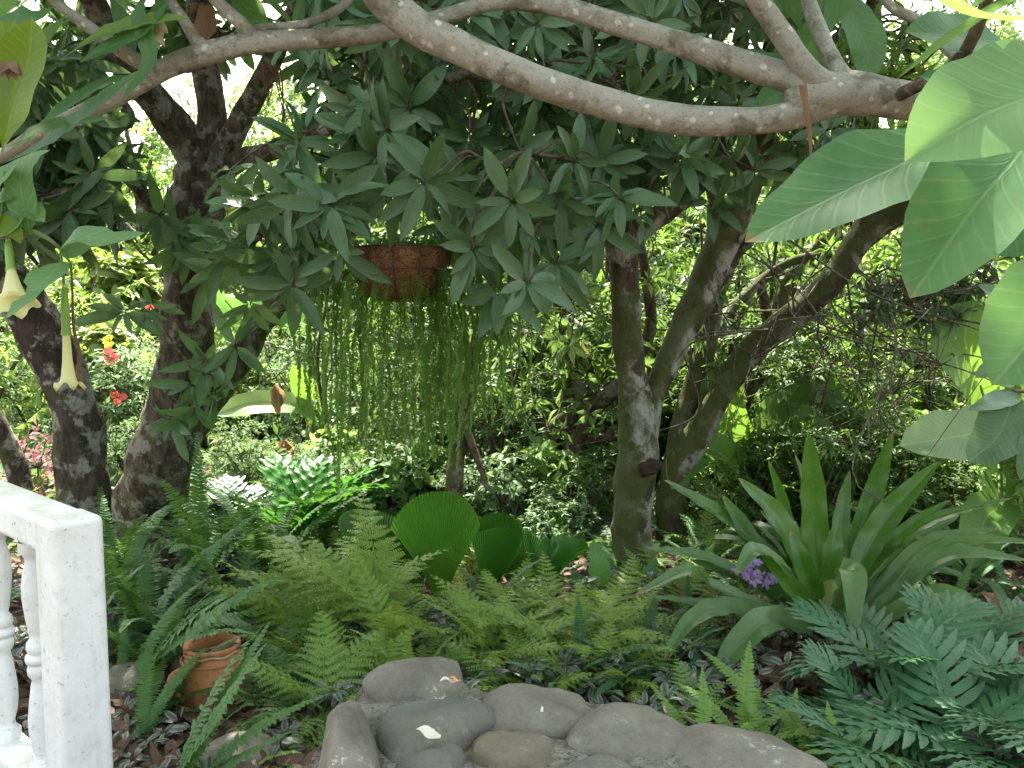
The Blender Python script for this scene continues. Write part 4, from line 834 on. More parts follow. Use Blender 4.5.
def lacy(L, Wd, bend, seed, mat, npin=14, npul=14, tri=.85):
    g = np.random.default_rng(seed); mb = MB(); P = curve(L, bend, 40, 1.25, g.normal(0, .07)); T, X, Z = frames(P); X = nz(np.cross(T, (0, 0, 1))); Z = np.cross(X, T)
    tube(mb, P[::3], np.linspace(.003, .001, len(P[::3])), 5, step=1, rnd=1, cap=False)
    ts = .22 + .76 * np.linspace(0, 1, npin) ** .9
    for t in ts:
        q = at_(P, t); tt = nz(at_(T, t)); xx = nz(at_(X, t)); zz = nz(at_(Z, t)); f = (t - .22) / .78
        pl_ = Wd * .5 * max(.05, (1 - f) ** tri) * (.72 + .28 * min(1, f * 5)) * g.uniform(.9, 1.05)
        for s in (1, -1):
            a = R(22 + 20 * f + g.normal(0, 4)); D = nz(xx * s * math.cos(a) + tt * math.sin(a) + zz * g.normal(.08, .08))
            m = max(3, int(npul * (pl_ / (Wd * .5)) ** .6 + 1)); u = np.linspace(.08, .97, m)
            cur = q + D * (u * pl_)[:, None] - zz * (.22 * pl_ * u ** 2)[:, None]; Q_ = nz(np.cross(zz, D)); 
            pu = min(L * .78 / npin * .62, pl_ * .5) * np.clip(1.12 - u, .15, 1) ** .7
            leaves(mb, q[None], D, zz, pl_, .004, T_PIN2, .22, .5)
            for s2 in (1, -1):
                dd = nz(Q_ * s2 + D * .55 + g.normal(0, .08, (m, 3)))
                leaves(mb, cur, dd, zz + g.normal(0, .15, (m, 3)), pu, np.full(m, pl_ / m * .78), T_PIN2, .2, .3 + .6 * g.random(m))
    return mb.mesh('frond', mat)
def lobed(L, Wd, bend, seed, mat, nl=9, wl=.34, tipk=1.0, stalk=.2):
    g = np.random.default_rng(seed); mb = MB(); P = curve(L, bend, 40, 1.3, g.normal(0, .06)); T, X, Z = frames(P); X = nz(np.cross(T, (0, 0, 1))); Z = np.cross(X, T)
    tube(mb, P[::3], np.linspace(.004, .0015, len(P[::3])), 6, step=1, rnd=1, cap=False)
    ribbon(mb, P[int(stalk * 39):], Wd * .14, (0, 0, 1), lambda t: np.clip(t * 5, .05, 1) * np.clip((1.05 - t) * 5, .1, 1), 5, .25, .03, rnd=.5)
    ts = stalk + .03 + (.97 - stalk) * np.linspace(0, 1, nl + 1)[:-1]; sp = L * (1 - stalk) / nl
    for t in ts:
        f = (t - stalk) / (1 - stalk)
        for s in (1, -1):
            t2 = min(.985, t + (.25 / nl if s > 0 else 0)); q = at_(P, t2); tt = nz(at_(T, t2)); xx = nz(at_(X, t2)); zz = nz(at_(Z, t2))
            ln = Wd * .5 * (np.sin(np.pi * (f * .80 + .18)) ** .7) * g.uniform(.88, 1.08); a = R(14 + 40 * f + g.normal(0, 4))
            d0 = nz(xx * s * math.cos(a) + tt * math.sin(a)); cv = g.normal(.08, .05)
            pts = [q + d0 * ln * u + tt * (ln * .25 * u ** 2) + zz * (ln * (.14 * u - (.12 + cv) * u * u)) for u in (0, .3, .6, .85, 1)]
            ribbon(mb, pts, sp * (.42 + wl), zz, lambda u: np.clip(.85 + u * .3, 0, 1) * np.clip((1 - u) / .5, 0, 1) ** .6, 5, .15, .02, .22, rnd=.3 + .5 * g.random(), seed=g.random() * 6)
    ribbon(mb, [at_(P, .93), at_(P, .97), at_(P, 1.0) + nz(T[-1]) * sp * 1.2], sp * 1.1, (0, 0, 1), lambda u: np.clip((1 - u) / .7, 0, 1) ** .8, 5, .2, .03, rnd=.5)
    return mb.mesh('frond', mat)
FR = {'sword': [sword(.80, .125, b, s, M['sword']) for b, s in ((.9, 1), (1.4, 2), (.5, 3))],
      'sword_up': [sword(.6, .10, b, s, M['sword'], 34) for b, s in ((.25, 4), (.6, 5))],
      'dark': [sword(.55, .10, b, s, M['darkfern'], 30) for b, s in ((.8, 14), (1.3, 15))],
      'lime': [sword(.36, .075, b, s, M['limefern'], 24, .3) for b, s in ((.5, 6), (.9, 7), (1.2, 8))],
      'lace': [lacy(.80, .40, b, s, M['lace']) for b, s in ((.7, 21), (1.1, 22), (1.4, 23))],
      'lace_s': [lacy(.52, .34, b, s, M['lace'], 12, 11) for b, s in ((.6, 24), (1.0, 25))],
      'lace_lime': [lacy(.44, .29, b, s, M['limefern'], 12, 11) for b, s in ((.6, 26), (1.1, 27))],
      'shield': [lacy(.62, .42, b, s, M['sword'], 12, 11, .7) for b, s in ((.9, 31), (1.3, 32))],
      'blue': [lobed(.60, .42, b, s, M['blue'], 9, .32) for b, s in ((.7, 41), (1.1, 42), (1.4, 43))],
      'lobed': [lobed(.66, .48, b, s, M['lobed'], 7, .42) for b, s in ((.6, 51), (1.0, 52))],
      'gloss': [lobed(.60, .36, b, s, M['lobed_gloss'], 8, .35) for b, s in ((.7, 53), (1.1, 54))]}
gf = np.random.default_rng(60)
def fern(kind, px, py, n, label, tilt=(25, 70), az=None, s=1.0, z=None, cat='fern', name='fern', group=None, fr=None):
    """az: (from, to) in degrees; 0 points away from the camera, 180 towards it"""
    p = WZ(px, py, 0 if z is None else z); t = thing(name, label, cat, (p[0], p[1], gz(p[0], p[1]) - .01 if z is None else z), group=group)
    for k in range(n):
        a = gf.uniform(0, 360) if az is None else az[0] + (az[1] - az[0]) * (k + .5 + gf.uniform(-.35, .35)) / n
        if az is None: a = 360 / n * k + gf.uniform(-18, 18)
        link('frond', FR[kind][k % len(FR[kind])], t, (0, 0, 0), (R(gf.uniform(*tilt)), gf.normal(0, .12), R(-a)), s * gf.uniform(.78, 1.12))
    return t
grp = {'sword': 'sword ferns among the trees', 'lace': 'lacy light green ferns in the bed', 'lime': 'small lime green ferns by the stone wall', 'blue': 'blue green lobed ferns at lower right', 'dark': 'dark ferns in the shaded bed'}
# sword ferns, left
fern('sword', 150, 640, 12, 'large sword fern with arching fronds just right of the white post', (40, 75), s=.95, group=grp['sword'])
fern('sword', 205, 585, 12, 'sword fern at the foot of the forked mango tree', (45, 80), s=1.0, group=grp['sword'])
fern('sword', 120, 590, 9, 'sword fern between the two left trunks, behind the white post', (35, 75), s=.9, group=grp['sword'])
fern('sword', 262, 580, 11, 'sword fern left of the pleated fan leaves, behind the jar', (45, 80), s=.9, group=grp['sword'])
fern('sword', 128, 700, 6, 'sword fern arching over the left side of the clay jar', (30, 65), (20, 110), .9, group=grp['sword'])
fern('sword_up', 168, 800, 6, 'nearest sword fern with upright fronds in front of the jar', (38, 70), (35, 115), .95, group=grp['sword'])
fern('sword', 140, 745, 4, 'sword fern with fronds crossing low before the left half of the jar', (55, 75), (-40, 60), .6, group=grp['sword'])
fern('dark', 125, 745, 5, 'small dark fern low beside the base of the white post', (10, 40), (20, 160), .6, group=grp['dark'])
fern('sword', 300, 560, 8, 'sword fern under the lobed green leaves', (40, 70), s=.75, group=grp['sword'])
fern('shield', 300, 650, 8, 'broad dark green fern right of the clay jar', (30, 60), s=.72, group=grp['dark'])
# lacy ferns, middle
fern('lace', 385, 650, 9, 'lacy fern arching toward the left above the jar', (50, 72), (-115, 10), 1.05, group=grp['lace'])
fern('lace', 392, 660, 7, 'tall lacy fern directly behind the left end of the stone wall', (50, 78), s=.62, group=grp['lace'])
fern('lace_s', 455, 655, 7, 'lacy fern below the pleated fan leaves', (30, 60), s=.72, group=grp['lace'])
fern('lace', 555, 640, 9, 'wide spreading lacy fern left of the centre trunk', (35, 62), s=.72, group=grp['lace'])
fern('lace', 610, 645, 7, 'lacy fern at the foot of the pale centre trunk', (38, 58), s=.68, group=grp['lace'])
fern('lace_s', 500, 665, 9, 'lacy fern rising behind the middle of the stone wall', (40, 75), s=.9, group=grp['lace'])
fern('lace_lime', 320, 720, 10, 'bright lacy fern touching the left end of the stone wall', (30, 70), s=.95, group=grp['lace'])
fern('lace_lime', 300, 760, 7, 'low bright lacy fern at the lower left of the wall end', (15, 50), s=.7, group=grp['lace'])
fern('lace_s', 365, 700, 8, 'feathery fern right behind the leftmost wall stones', (35, 70), s=.8, group=grp['lace'])
fern('lime', 405, 690, 6, 'small lime fern with plain fronds behind the left wall stones', (40, 75), s=.9, group=grp['lime'])
fern('lime', 245, 775, 4, 'tiny lime fern in the dead leaves below the jar', (15, 50), s=.55, group=grp['lime'])
fern('sword', 235, 625, 9, 'sword fern standing just behind the clay jar', (50, 80), s=.7, group=grp['sword'])
fern('sword', 170, 650, 7, 'sword fern drooping over the rim of the jar from behind', (40, 70), s=.7, group=grp['sword'])
fern('sword', 90, 640, 8, 'sword fern pressed against the back of the white post', (40, 75), s=.8, group=grp['sword'])
fern('lace', 345, 640, 8, 'lacy fern spreading wide between jar and wall', (40, 66), (-120, 80), .8, group=grp['lace'])
fern('lace', 500, 640, 8, 'lacy fern in front of the right hand fan leaves', (32, 58), s=.62, group=grp['lace'])
fern('lace', 580, 665, 8, 'lacy fern arching over the dark ferns right of centre', (38, 60), s=.66, group=grp['lace'])
fern('lace_lime', 430, 685, 7, 'bright lacy fern leaning over the back of the left wall stones', (35, 65), s=.7, group=grp['lace'])
fern('lace', 310, 655, 8, 'lacy fern reaching left over the broad ferns, right of the jar', (45, 70), (-110, 60), .85, group=grp['lace'])
fern('lace_s', 600, 690, 8, 'feathery fern behind the large middle wall stone', (25, 60), s=.75, group=grp['lace'])
fern('lace_s', 530, 700, 7, 'low feathery fern just behind the middle wall stones', (25, 60), s=.75, group=grp['lace'])
fern('lace_s', 640, 690, 6, 'feathery fern in front of the centre trunk, over the dark ferns', (30, 60), s=.6, group=grp['lace'])
for px, py, k in ((700, 575, 0), (880, 600, 1), (950, 610, 2), (1010, 600, 3), (985, 560, 4), (730, 600, 5), (920, 570, 6), (860, 575, 7)):
    fern('dark' if k % 2 else 'sword_up', px, py, 8, 'leafy green fern in the bed behind the giant bromeliad', (25, 70), s=.6, group='ferns behind the giant bromeliad')
gq = np.random.default_rng(77); pts_ = []
while len(pts_) < 58:
    px, py = gq.uniform(100, 740), gq.uniform(548, 715); p_ = WZ(px, py, 0)
    if 150 < px < 262 and py > 655: continue
    if px > 330 and py > 690: continue
    if min([9] + [math.hypot(p_[0] - a[0], p_[1] - a[1]) for a in pts_]) < .17: continue
    pts_.append(p_); kd = ('dark', 'sword_up', 'shield', 'lace_s')[int(gq.integers(0, 3)) if px < 300 else (0, 2, 3, 3)[int(gq.integers(0, 4))]]
    fern(kd, px, py, 7, {'dark': 'small dark green fern among the taller ferns of the bed', 'sword_up': 'upright young sword fern among the taller ferns of the bed', 'shield': 'broad fronded green fern among the taller ferns of the bed', 'lace_s': 'small feathery fern among the taller ferns of the bed'}[kd], (30, 70), s=gq.uniform(.5, .75) * (.8 if kd == 'shield' else 1), group={'dark': 'small dark ferns filling the bed', 'sword_up': 'young sword ferns filling the bed', 'shield': 'broad ferns filling the bed', 'lace_s': 'small feathery ferns filling the bed'}[kd])
fern('sword', 150, 725, 5, 'sword fern crossing in front of the jar body', (48, 70), (15, 95), .55, group=grp['sword'])
fern('shield', 268, 720, 7, 'broad green fern low between the jar and the wall end', (25, 60), s=.5, group=grp['dark'])
# under and right of the centre
for k, (px, py, nn, sc_, lb) in enumerate(((600, 700, 9, .62, 'dark fern just behind the middle of the wall'), (560, 690, 8, .5, 'low dark fern at the centre of the bed under lacy fronds'), (650, 690, 10, .62, 'dark fern below the bromeliad leaf tips'), (700, 690, 9, .55, 'dark fern left of the drooping bromeliad leaf'), (640, 660, 8, .6, 'dark fern in front of the centre trunk base'),
                                            (740, 650, 8, .5, 'dark fern under the left bromeliad leaves'), (480, 700, 6, .5, 'small dark fern against the back of the wall, left of middle'))):
    fern('dark', px, py, nn, lb, (25, 65), s=sc_, group=grp['dark'])
fern('lime', 705, 765, 7, 'lime fern nearest the right end of the stone wall', (40, 75), s=.95, group=grp['lime'])
fern('lime', 745, 745, 8, 'lime fern under the tip of the drooping bromeliad leaf', (35, 70), s=.95, group=grp['lime'])
fern('lime', 785, 765, 7, 'lime fern with upright fronds between wall and blue green ferns', (45, 78), s=.85, group=grp['lime'])
fern('lime', 765, 725, 8, 'lime fern between the bromeliad and the right end of the wall', (30, 65), s=.9, group=grp['lime'])
fern('lime', 825, 775, 8, 'lime fern at the bottom edge of the blue green ferns', (35, 70), s=.95, group=grp['lime'])
fern('lime', 850, 790, 7, 'lime fern low at the right behind the wall end', (25, 60), s=.9, group=grp['lime'])
fern('lace_lime', 690, 725, 6, 'lacy lime fern behind the right half of the wall', (20, 60), s=.6, group=grp['lace'])
# blue green ferns, right bottom
for px, py, nn, ss, lb in ((868, 735, 7, .8, 'blue green lobed fern directly below the bromeliad'), (900, 700, 7, .95, 'blue green lobed fern right of the bromeliad base'), (960, 760, 7, .95, 'large blue green lobed fern in the lower right corner'),
                           (890, 790, 7, .95, 'blue green lobed fern at the bottom edge, nearest the wall end'), (985, 680, 7, .95, 'blue green lobed fern at the right edge'), (1040, 760, 7, .95, 'blue green lobed fern cut by the right edge at the bottom')):
    fern('blue', px, py, nn, lb, (25, 68), s=ss * .85, group=grp['blue'])
# lobed green plants
fern('lobed', 300, 545, 9, 'deep green plant with deeply cut lobed leaves, behind the fan leaves', (35, 65), s=1.0, cat='foliage plant', name='philodendron')
fern('lobed', 345, 525, 7, 'lobed leaf plant whose long bright leaf points right under the basket', (40, 65), s=1.0, cat='foliage plant', name='philodendron')
fern('gloss', 235, 545, 9, 'glossy grey green lobed plant right of the forked trunk', (30, 60), s=.95, cat='foliage plant', name='philodendron')

# ------------------------------------------------------------------ pleated fan plants
gp = np.random.default_rng(70)
def fan(L, half, seed, mat=None):
    g = np.random.default_rng(seed); mb = MB(); na, nr = 73, 14; V = []; U = []
    for i in range(nr):
        r = L * (.02 + .98 * (i / (nr - 1)))
        for j in range(na):
            a = (j / (na - 1) * 2 - 1); an = a * half * (.55 + .45 * math.sin(math.pi * min(1, i / (nr - 1) * 1.0) ** .9 * .5))
            rr = r * (1 - .17 * abs(a) ** 2.4 * (i / (nr - 1))) * (1 + (.008 if j % 2 else -.008) * (i == nr - 1))
            pl_ = (.0045 if j % 2 else -.0045) * (r / L) ** .8
            V.append((rr * math.sin(an), rr * math.cos(an), pl_ + .30 * L * (a * i / nr) ** 2 - .12 * L * (i / nr) ** 2)); U.append((j / (na - 1), i / (nr - 1)))
    i = np.arange(nr - 1)[:, None]; j = np.arange(na - 1)[None]
    F = np.stack((i * na + j, i * na + j + 1, (i + 1) * na + j + 1, (i + 1) * na + j), -1).reshape(-1, 4); mb.add(V, F, U, .5)
    return mb
fm = [fan(.56, R(26), 1).mesh('leaf', M['fan_light'], False), fan(.48, R(31), 2).mesh('leaf', M['fan'], False), fan(.48, R(24), 3).mesh('leaf', M['fan'], False)]
def fanplant(px, py, lvs, label):
    p = WZ(px, py, 0); t = thing('fan_palm', label, 'fan palm', (p[0], p[1], 0), group='fan palms behind the lacy ferns')
    for (lx, ly, i, az, tilt, s) in lvs:
        b = W(lx, ly, p[1]) + gp.normal(0, .04, 3) * (1, 1, 0); loc = b - p
        link('leaf', fm[i], t, loc, (R(tilt), R(gp.normal(0, 5)), R(-az)), s)
        mb = MB(); tube(mb, [(0, 0, 0), loc * .6 + (0, 0, .02), loc], [.007, .006, .005], 7, step=.05); mb.build('leaf_stalk', M['stem'], t)
fanplant(440, 600, [(442, 612, 0, 3, 84, 1.12), (412, 606, 2, -38, 66, .95), (474, 606, 2, 32, 66, .9)], 'pleated fan palm with one broad upright leaf at centre')
fanplant(385, 598, [(392, 602, 1, -22, 66, .95), (372, 598, 1, -44, 62, 1.05), (402, 600, 2, 12, 70, .8)], 'pleated fan palm left of the broad upright fan leaf')
fanplant(515, 590, [(505, 600, 1, -20, 62, .85), (530, 602, 1, 38, 50, .85), (548, 592, 2, 60, 45, .8), (490, 596, 2, 6, 78, .92)], 'pleated fan palm right of the broad upright fan leaf')
fanplant(548, 560, [(550, 556, 2, 5, 80, .55), (560, 556, 2, 30, 70, .5)], 'small fan palm by the crooked tree trunk')
# paddle leaves near the trunk
M['silver_leaf'] = leafmat('pale_banana_leaf', (.14, .21, .10), (.2, .28, .15), .35, .4, (1, 1, .5), .4, 30)
M['paddle'] = leafmat('paddle_leaf', (.06, .15, .06), (.08, .18, .07), .4, .35, (1, 1, .35), .3, 12)
def paddles(px, py, lst, label, mat='paddle', name='leafy_plant', cat='plant'):
    p = WZ(px, py, 0); t = thing(name, label, cat, (p[0], p[1], 0))
    for P, w in lst: lf(t, [W(*q) for q in P], w, (0, -.8, .4), M[mat], pf_oval, step=.03)
    return t
paddles(600, 605, [([(602, 605, 4.55), (600, 580, 4.5), (598, 560, 4.5), (593, 540, 4.55)], .12), ([(595, 605, 4.6), (588, 590, 4.6), (580, 580, 4.6), (570, 575, 4.6)], .08)], 'pale green paddle leaf standing left of the centre trunk base')
paddles(645, 612, [([(644, 610, 4.6), (648, 590, 4.6), (650, 575, 4.6), (655, 560, 4.65)], .10)], 'short paddle leaf standing against the centre trunk, right side')

# ------------------------------------------------------------------ big bromeliad
g = np.random.default_rng(80)
DBm = 4.05; bb = W(832, 628, DBm); br = thing('bromeliad', 'giant bromeliad with broad arching green strap leaves in a rosette', 'bromeliad', (bb[0], bb[1], 0))
M['brom_base'] = plain('bromeliad_sheath', (.09, .15, .025), (.15, .18, .045), .6, 14, .4, .01, .35, .65, (.12, .09, .04), (.6, .7))
mb = MB(); lathe(mb, [(.02, -.02), (.13, .0), (.15, .05), (.14, .12), (.10, .2), (.05, .24), (.002, .25)], 24, (0, 0, 0), lambda r, z, q: (r * (1 + .08 * math.sin(q * 5 + z * 20)), z)); mb.build('base', M['brom_base'], br)
def bl(pts, w, hint=None, mt='brom', fold=.35, **kw):
    P = [W(*p) for p in pts]
    if hint is None:
        d = nz(np.array((P[-1][0] - bb[0], 0, 0)) + (1e-3, 0, 0)); hint = np.array((-d[0] * .45, -.85, .35))
    lf(br, P, w * .97, hint, M[mt], pf_brom, 'leaf', fold, .08, **kw)
d = DBm
# back and upright ones first
bl([(822, 625, d + .05), (815, 560, d + .12), (812, 500, d + .15), (808, 432, d + .12)], .135, (.05, -1, .15))
bl([(832, 622, d + .08), (850, 560, d + .2), (872, 500, d + .28), (893, 432, d + .25)], .105, (-.5, -.8, .2))
bl([(842, 622, d + .02), (858, 570, d + .08), (885, 520, d + .1), (938, 462, d + .05)], .125, (-.55, -.8, .3))
bl([(838, 622, d + .1), (856, 560, d + .25), (868, 520, d + .3), (882, 484, d + .3)], .11, (-.3, -.9, .2), 'brom2')
bl([(818, 625, d), (800, 570, d), (778, 520, d), (738, 478, d - .02)], .125, (.5, -.8, .35))
bl([(812, 622, d + .1), (795, 560, d + .2), (782, 505, d + .25), (768, 460, d + .2)], .08, (.4, -.9, .2))
bl([(815, 625, d + .05), (780, 580, d + .1), (740, 530, d + .1), (664, 480, d)], .10, (.4, -.6, .7))
bl([(812, 626, d - .05), (772, 585, d + .05), (748, 540, d + .1), (722, 495, d + .1)], .125, (.5, -.8, .3), 'brom2')
bl([(810, 628, d), (760, 590, d), (710, 560, d - .05), (645, 548, d - .1)], .085, (.2, -.4, .9), 'brom2')
bl([(812, 632, d - .1), (770, 610, d - .15), (710, 585, d - .25), (690, 570, d - .35), (635, 595, d - .5)], .080, (.1, -.4, .9), 'brom2')
bl([(815, 640, d - .1), (770, 615, d - .25), (725, 608, d - .4), (690, 622, d - .55), (664, 660, d - .65)], .10, (-.1, -.6, .8), 'brom2')
bl([(820, 640, d - .1), (800, 625, d - .3), (765, 622, d - .5), (730, 655, d - .62), (708, 695, d - .66)], .125, (-.25, -.75, .6), 'brom2')
bl([(815, 636, d - .05), (770, 618, d - .1), (700, 604, d - .15), (648, 596, d - .2)], .06, (0, -.4, .9), 'brom2')
bl([(828, 636, d - .12), (800, 600, d - .2), (780, 575, d - .28), (757, 548, d - .3)], .10, (.4, -.85, .4))
bl([(790, 575, d - .25), (770, 556, d - .32), (752, 552, d - .42), (736, 575, d - .5)], .08, (0, -.6, .8), 'brom2')
bl([(838, 636, d - .12), (838, 600, d - .2), (842, 575, d - .32), (852, 575, d - .42), (854, 636, d - .5)], .12, (0, -.8, .6), 'brom2')
bl([(835, 630, d), (830, 590, d), (832, 550, d), (840, 515, d + .05)], .10, (0, -1, .2))
bl([(825, 632, d - .06), (812, 590, d - .08), (800, 560, d - .1), (790, 530, d - .08)], .11, (.3, -1, .2))
bl([(845, 634, d), (880, 590, d + .05), (930, 545, d), (1000, 528, d - .1)], .095, (-.2, -.5, .85), 'brom2')
bl([(848, 632, d + .1), (890, 560, d + .15), (930, 522, d + .1), (1012, 498, d)], .065, (-.2, -.5, .85))
bl([(848, 638, d - .05), (900, 590, d - .1), (950, 555, d - .2), (1028, 560, d - .3)], .085, (-.2, -.5, .85), 'brom2')
bl([(845, 640, d - .08), (890, 600, d - .1), (950, 545, d - .1), (1040, 542, d - .2)], .075, (-.1, -.5, .85))
bl([(845, 640, d - .1), (885, 618, d - .2), (930, 595, d - .3), (965, 600, d - .4), (976, 640, d - .45)], .085, (.1, -.6, .8), 'brom2')
bl([(848, 630, d + .2), (880, 600, d + .4), (930, 570, d + .5), (985, 585, d + .5)], .07, (0, -.5, .85))
for px, py, dd in ((850, 470, .25), (795, 455, .3), (925, 480, .3), (760, 510, .3), (950, 500, .25), (960, 515, .3), (690, 560, .3), (985, 545, .1), ):
    bl([(832, 628, d + .05), (832 + (px - 832) * .3, 628 + (py - 628) * .42, d + dd * .6), (832 + (px - 832) * .65, 628 + (py - 628) * .78, d + dd), (px, py, d + dd)], .075 + .02 * g.random(), None, 'brom' if g.random() < .7 else 'brom2')
for k in range(8):
    a = R(20 + k * 20); e = np.array((math.cos(a), math.sin(a), 0)); P = [bb + e * r_ + (0, 0, z_) for r_, z_ in ((.05, 0), (.25, .25), (.5, .38), (.75, .25))]
    lf(br, P, .09, (0, 0, 1) - e * .8, M['brom'], pf_strap, 'leaf', .35, .05)

# bromeliad on the right edge and a dark one behind
def rosette(px, py, y, n, L, w, mat, label, z=None, tilt=(20, 70), cat='bromeliad', name='bromeliad', seed=1, group=None):
    g = np.random.default_rng(seed); p = WZ(px, py, 0) if z is None else W(px, py, y); t = thing(name, label, cat, (p[0], p[1], p[2] - .02), group=group)
    for k in range(n):
        a = 6.2832 * k / n + g.normal(0, .2); el = R(g.uniform(*tilt)); e = np.array((math.cos(a), math.sin(a), 0)); l = L * g.uniform(.7, 1.1)
        P = [p + e * (.02 + l * u * math.cos(el)) + np.array((0, 0, l * (u * math.sin(el) - .45 * u * u))) for u in (0, .35, .7, 1)]
        lf(t, P, w, np.array((0, 0, 1)) - e * .6, mat, pf_strap, 'leaf', .35, .05, nc=5, step=.05)
    return t
M['bronze'] = leafmat('bronze_leaf', (.10, .05, .03), (.16, .09, .04), .4, .3, (1, .8, .5))
rosette(1010, 640, 0, 16, .42, .06, M['bronze'], 'bronze brown bromeliad at the right edge', seed=3)
rosette(965, 585, 0, 16, .75, .05, M['darkfern'], 'dark strap leaved plant behind the giant bromeliad, on its right', seed=4, cat='foliage plant', name='foliage_plant')
rosette(905, 560, 0, 14, .8, .035, M['darkfern'], 'dark fine leaved plant right behind the giant bromeliad', seed=5, cat='foliage plant', name='foliage_plant', tilt=(30, 75))
rosette(374, 530, 0, 26, .36, .018, M['stripe'], 'white striped spider plant under the basket streamers', seed=6, cat='foliage plant', name='foliage_plant', tilt=(10, 80))
rosette(400, 520, 0, 18, .34, .016, M['stripe'], 'smaller white striped plant behind the spider plant', seed=9, cat='foliage plant', name='foliage_plant', tilt=(20, 80))
rosette(940, 655, 0, 10, .35, .07, M['silver'], 'pale dry edged rosette low between bromeliad and blue ferns', seed=8, tilt=(10, 45))
# purple orchids
M['purple'] = plain('orchid_petal', (.30, .20, .46), (.44, .32, .55), .5, trans=.35)
for k, (px, py) in enumerate(((752, 572), (765, 578), (742, 565))):
    p = W(px, py, 4.0); t = thing('orchid', ('purple orchid cluster nearest the bromeliad leaves', 'purple orchid cluster lying lowest, right of the others', 'purple orchid cluster standing leftmost by the trunk')[k], 'flower', (p[0], p[1], 0), group='purple orchids beside the bromeliad')
    mb = MB(); tube(mb, [(p[0], p[1] + .1, 0), p + (0, .05, -.1), p], [.004, .003, .002], 5, step=.1); off(t, mb).build('stem', M['stem'], t)
    c_ = p + g.normal(0, .02, (5, 3)); mb = MB(); whorls(mb, c_, nz(np.array((0, -1, .2)) + g.normal(0, .4, c_.shape)), 6, .036, .018, T_OVAL, g, (45, 95)); off(t, mb).build('petals', M['purple'], t)

# ------------------------------------------------------------------ ground cover and litter (uncountable)
g = np.random.default_rng(90)
def inview(n, y0, y1, pad=.2, pw=1.0):
    y = y0 + (y1 - y0) * g.random(n) ** pw; x = (g.random(n) * 2 - 1) * (y * .6 + pad); return x, y
mb = MB(); x, y = inview(6000, 2.2, 5.2); z = np.array([gz(a, b) for a, b in zip(x, y)]) + g.uniform(.004, .035, len(x))
a = g.uniform(0, 6.28, len(x)); D = np.stack((np.cos(a), np.sin(a), g.uniform(-.25, .3, len(x))), 1); leaves(mb, np.stack((x, y, z), 1), D, np.array((0, 0, 1)) + g.normal(0, .45, (len(x), 3)), g.uniform(.05, .14, len(x)), g.uniform(.02, .05, len(x)), T_OVAL, g.uniform(-.4, .5, len(x)))
o = mb.build('leaf_litter', M['litter']); tag(o, 'brown dead leaves scattered over the soil of the bed', 'leaf litter', None, 'stuff')
mb = MB(); x, y = inview(2400, 2.3, 6.2, .1, .9); m_ = np.array([noise.noise(Vector((a * 1.3, b * 1.3, 9))) > -.0 for a, b in zip(x, y)]); x, y = x[m_], y[m_]
z = np.array([gz(a, b) for a, b in zip(x, y)]) + g.uniform(.03, .12, len(x)); Pz = np.stack((x, y, z), 1)
whorls(mb, Pz, nz(np.array((0, -.25, 1.)) + g.normal(0, .3, Pz.shape)), 6, .06, .026, T_OVAL, g, (50, 85))
o = mb.build('ground_cover', M['zebra']); tag(o, 'low silver striped purple green leaves carpeting the bed between ferns', 'ground cover', None, 'stuff')
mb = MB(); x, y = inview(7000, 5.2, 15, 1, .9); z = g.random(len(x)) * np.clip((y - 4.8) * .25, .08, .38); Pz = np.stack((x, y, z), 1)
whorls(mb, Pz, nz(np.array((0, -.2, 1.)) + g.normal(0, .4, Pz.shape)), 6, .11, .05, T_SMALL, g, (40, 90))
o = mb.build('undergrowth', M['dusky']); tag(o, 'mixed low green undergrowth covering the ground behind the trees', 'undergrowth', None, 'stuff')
# stones half buried in the bed
for k, (px, py, s, lb) in enumerate(((240, 765, .13, 'grey half buried rock below the clay jar'), (130, 690, .14, 'brown rock between white post and clay jar'), (195, 672, .10, 'rounded pale rock behind the jar shoulder'))):
    p = WZ(px, py, 0); mb = MB(); lathe(mb, [(s * math.sin(t) + .001, s * .55 * -math.cos(t)) for t in np.linspace(0.05, 3.09, 14)], 22, (0, 0, 0), lambda r, z, q: (r * (1 + .15 * noise.noise(Vector((math.cos(q) * 1.2 + k * 3, math.sin(q) * 1.2, z * 8)))), z))
    o = mb.build('rock', SM[3]); o.location = (p[0], p[1], .02); tag(o, lb, 'rock')

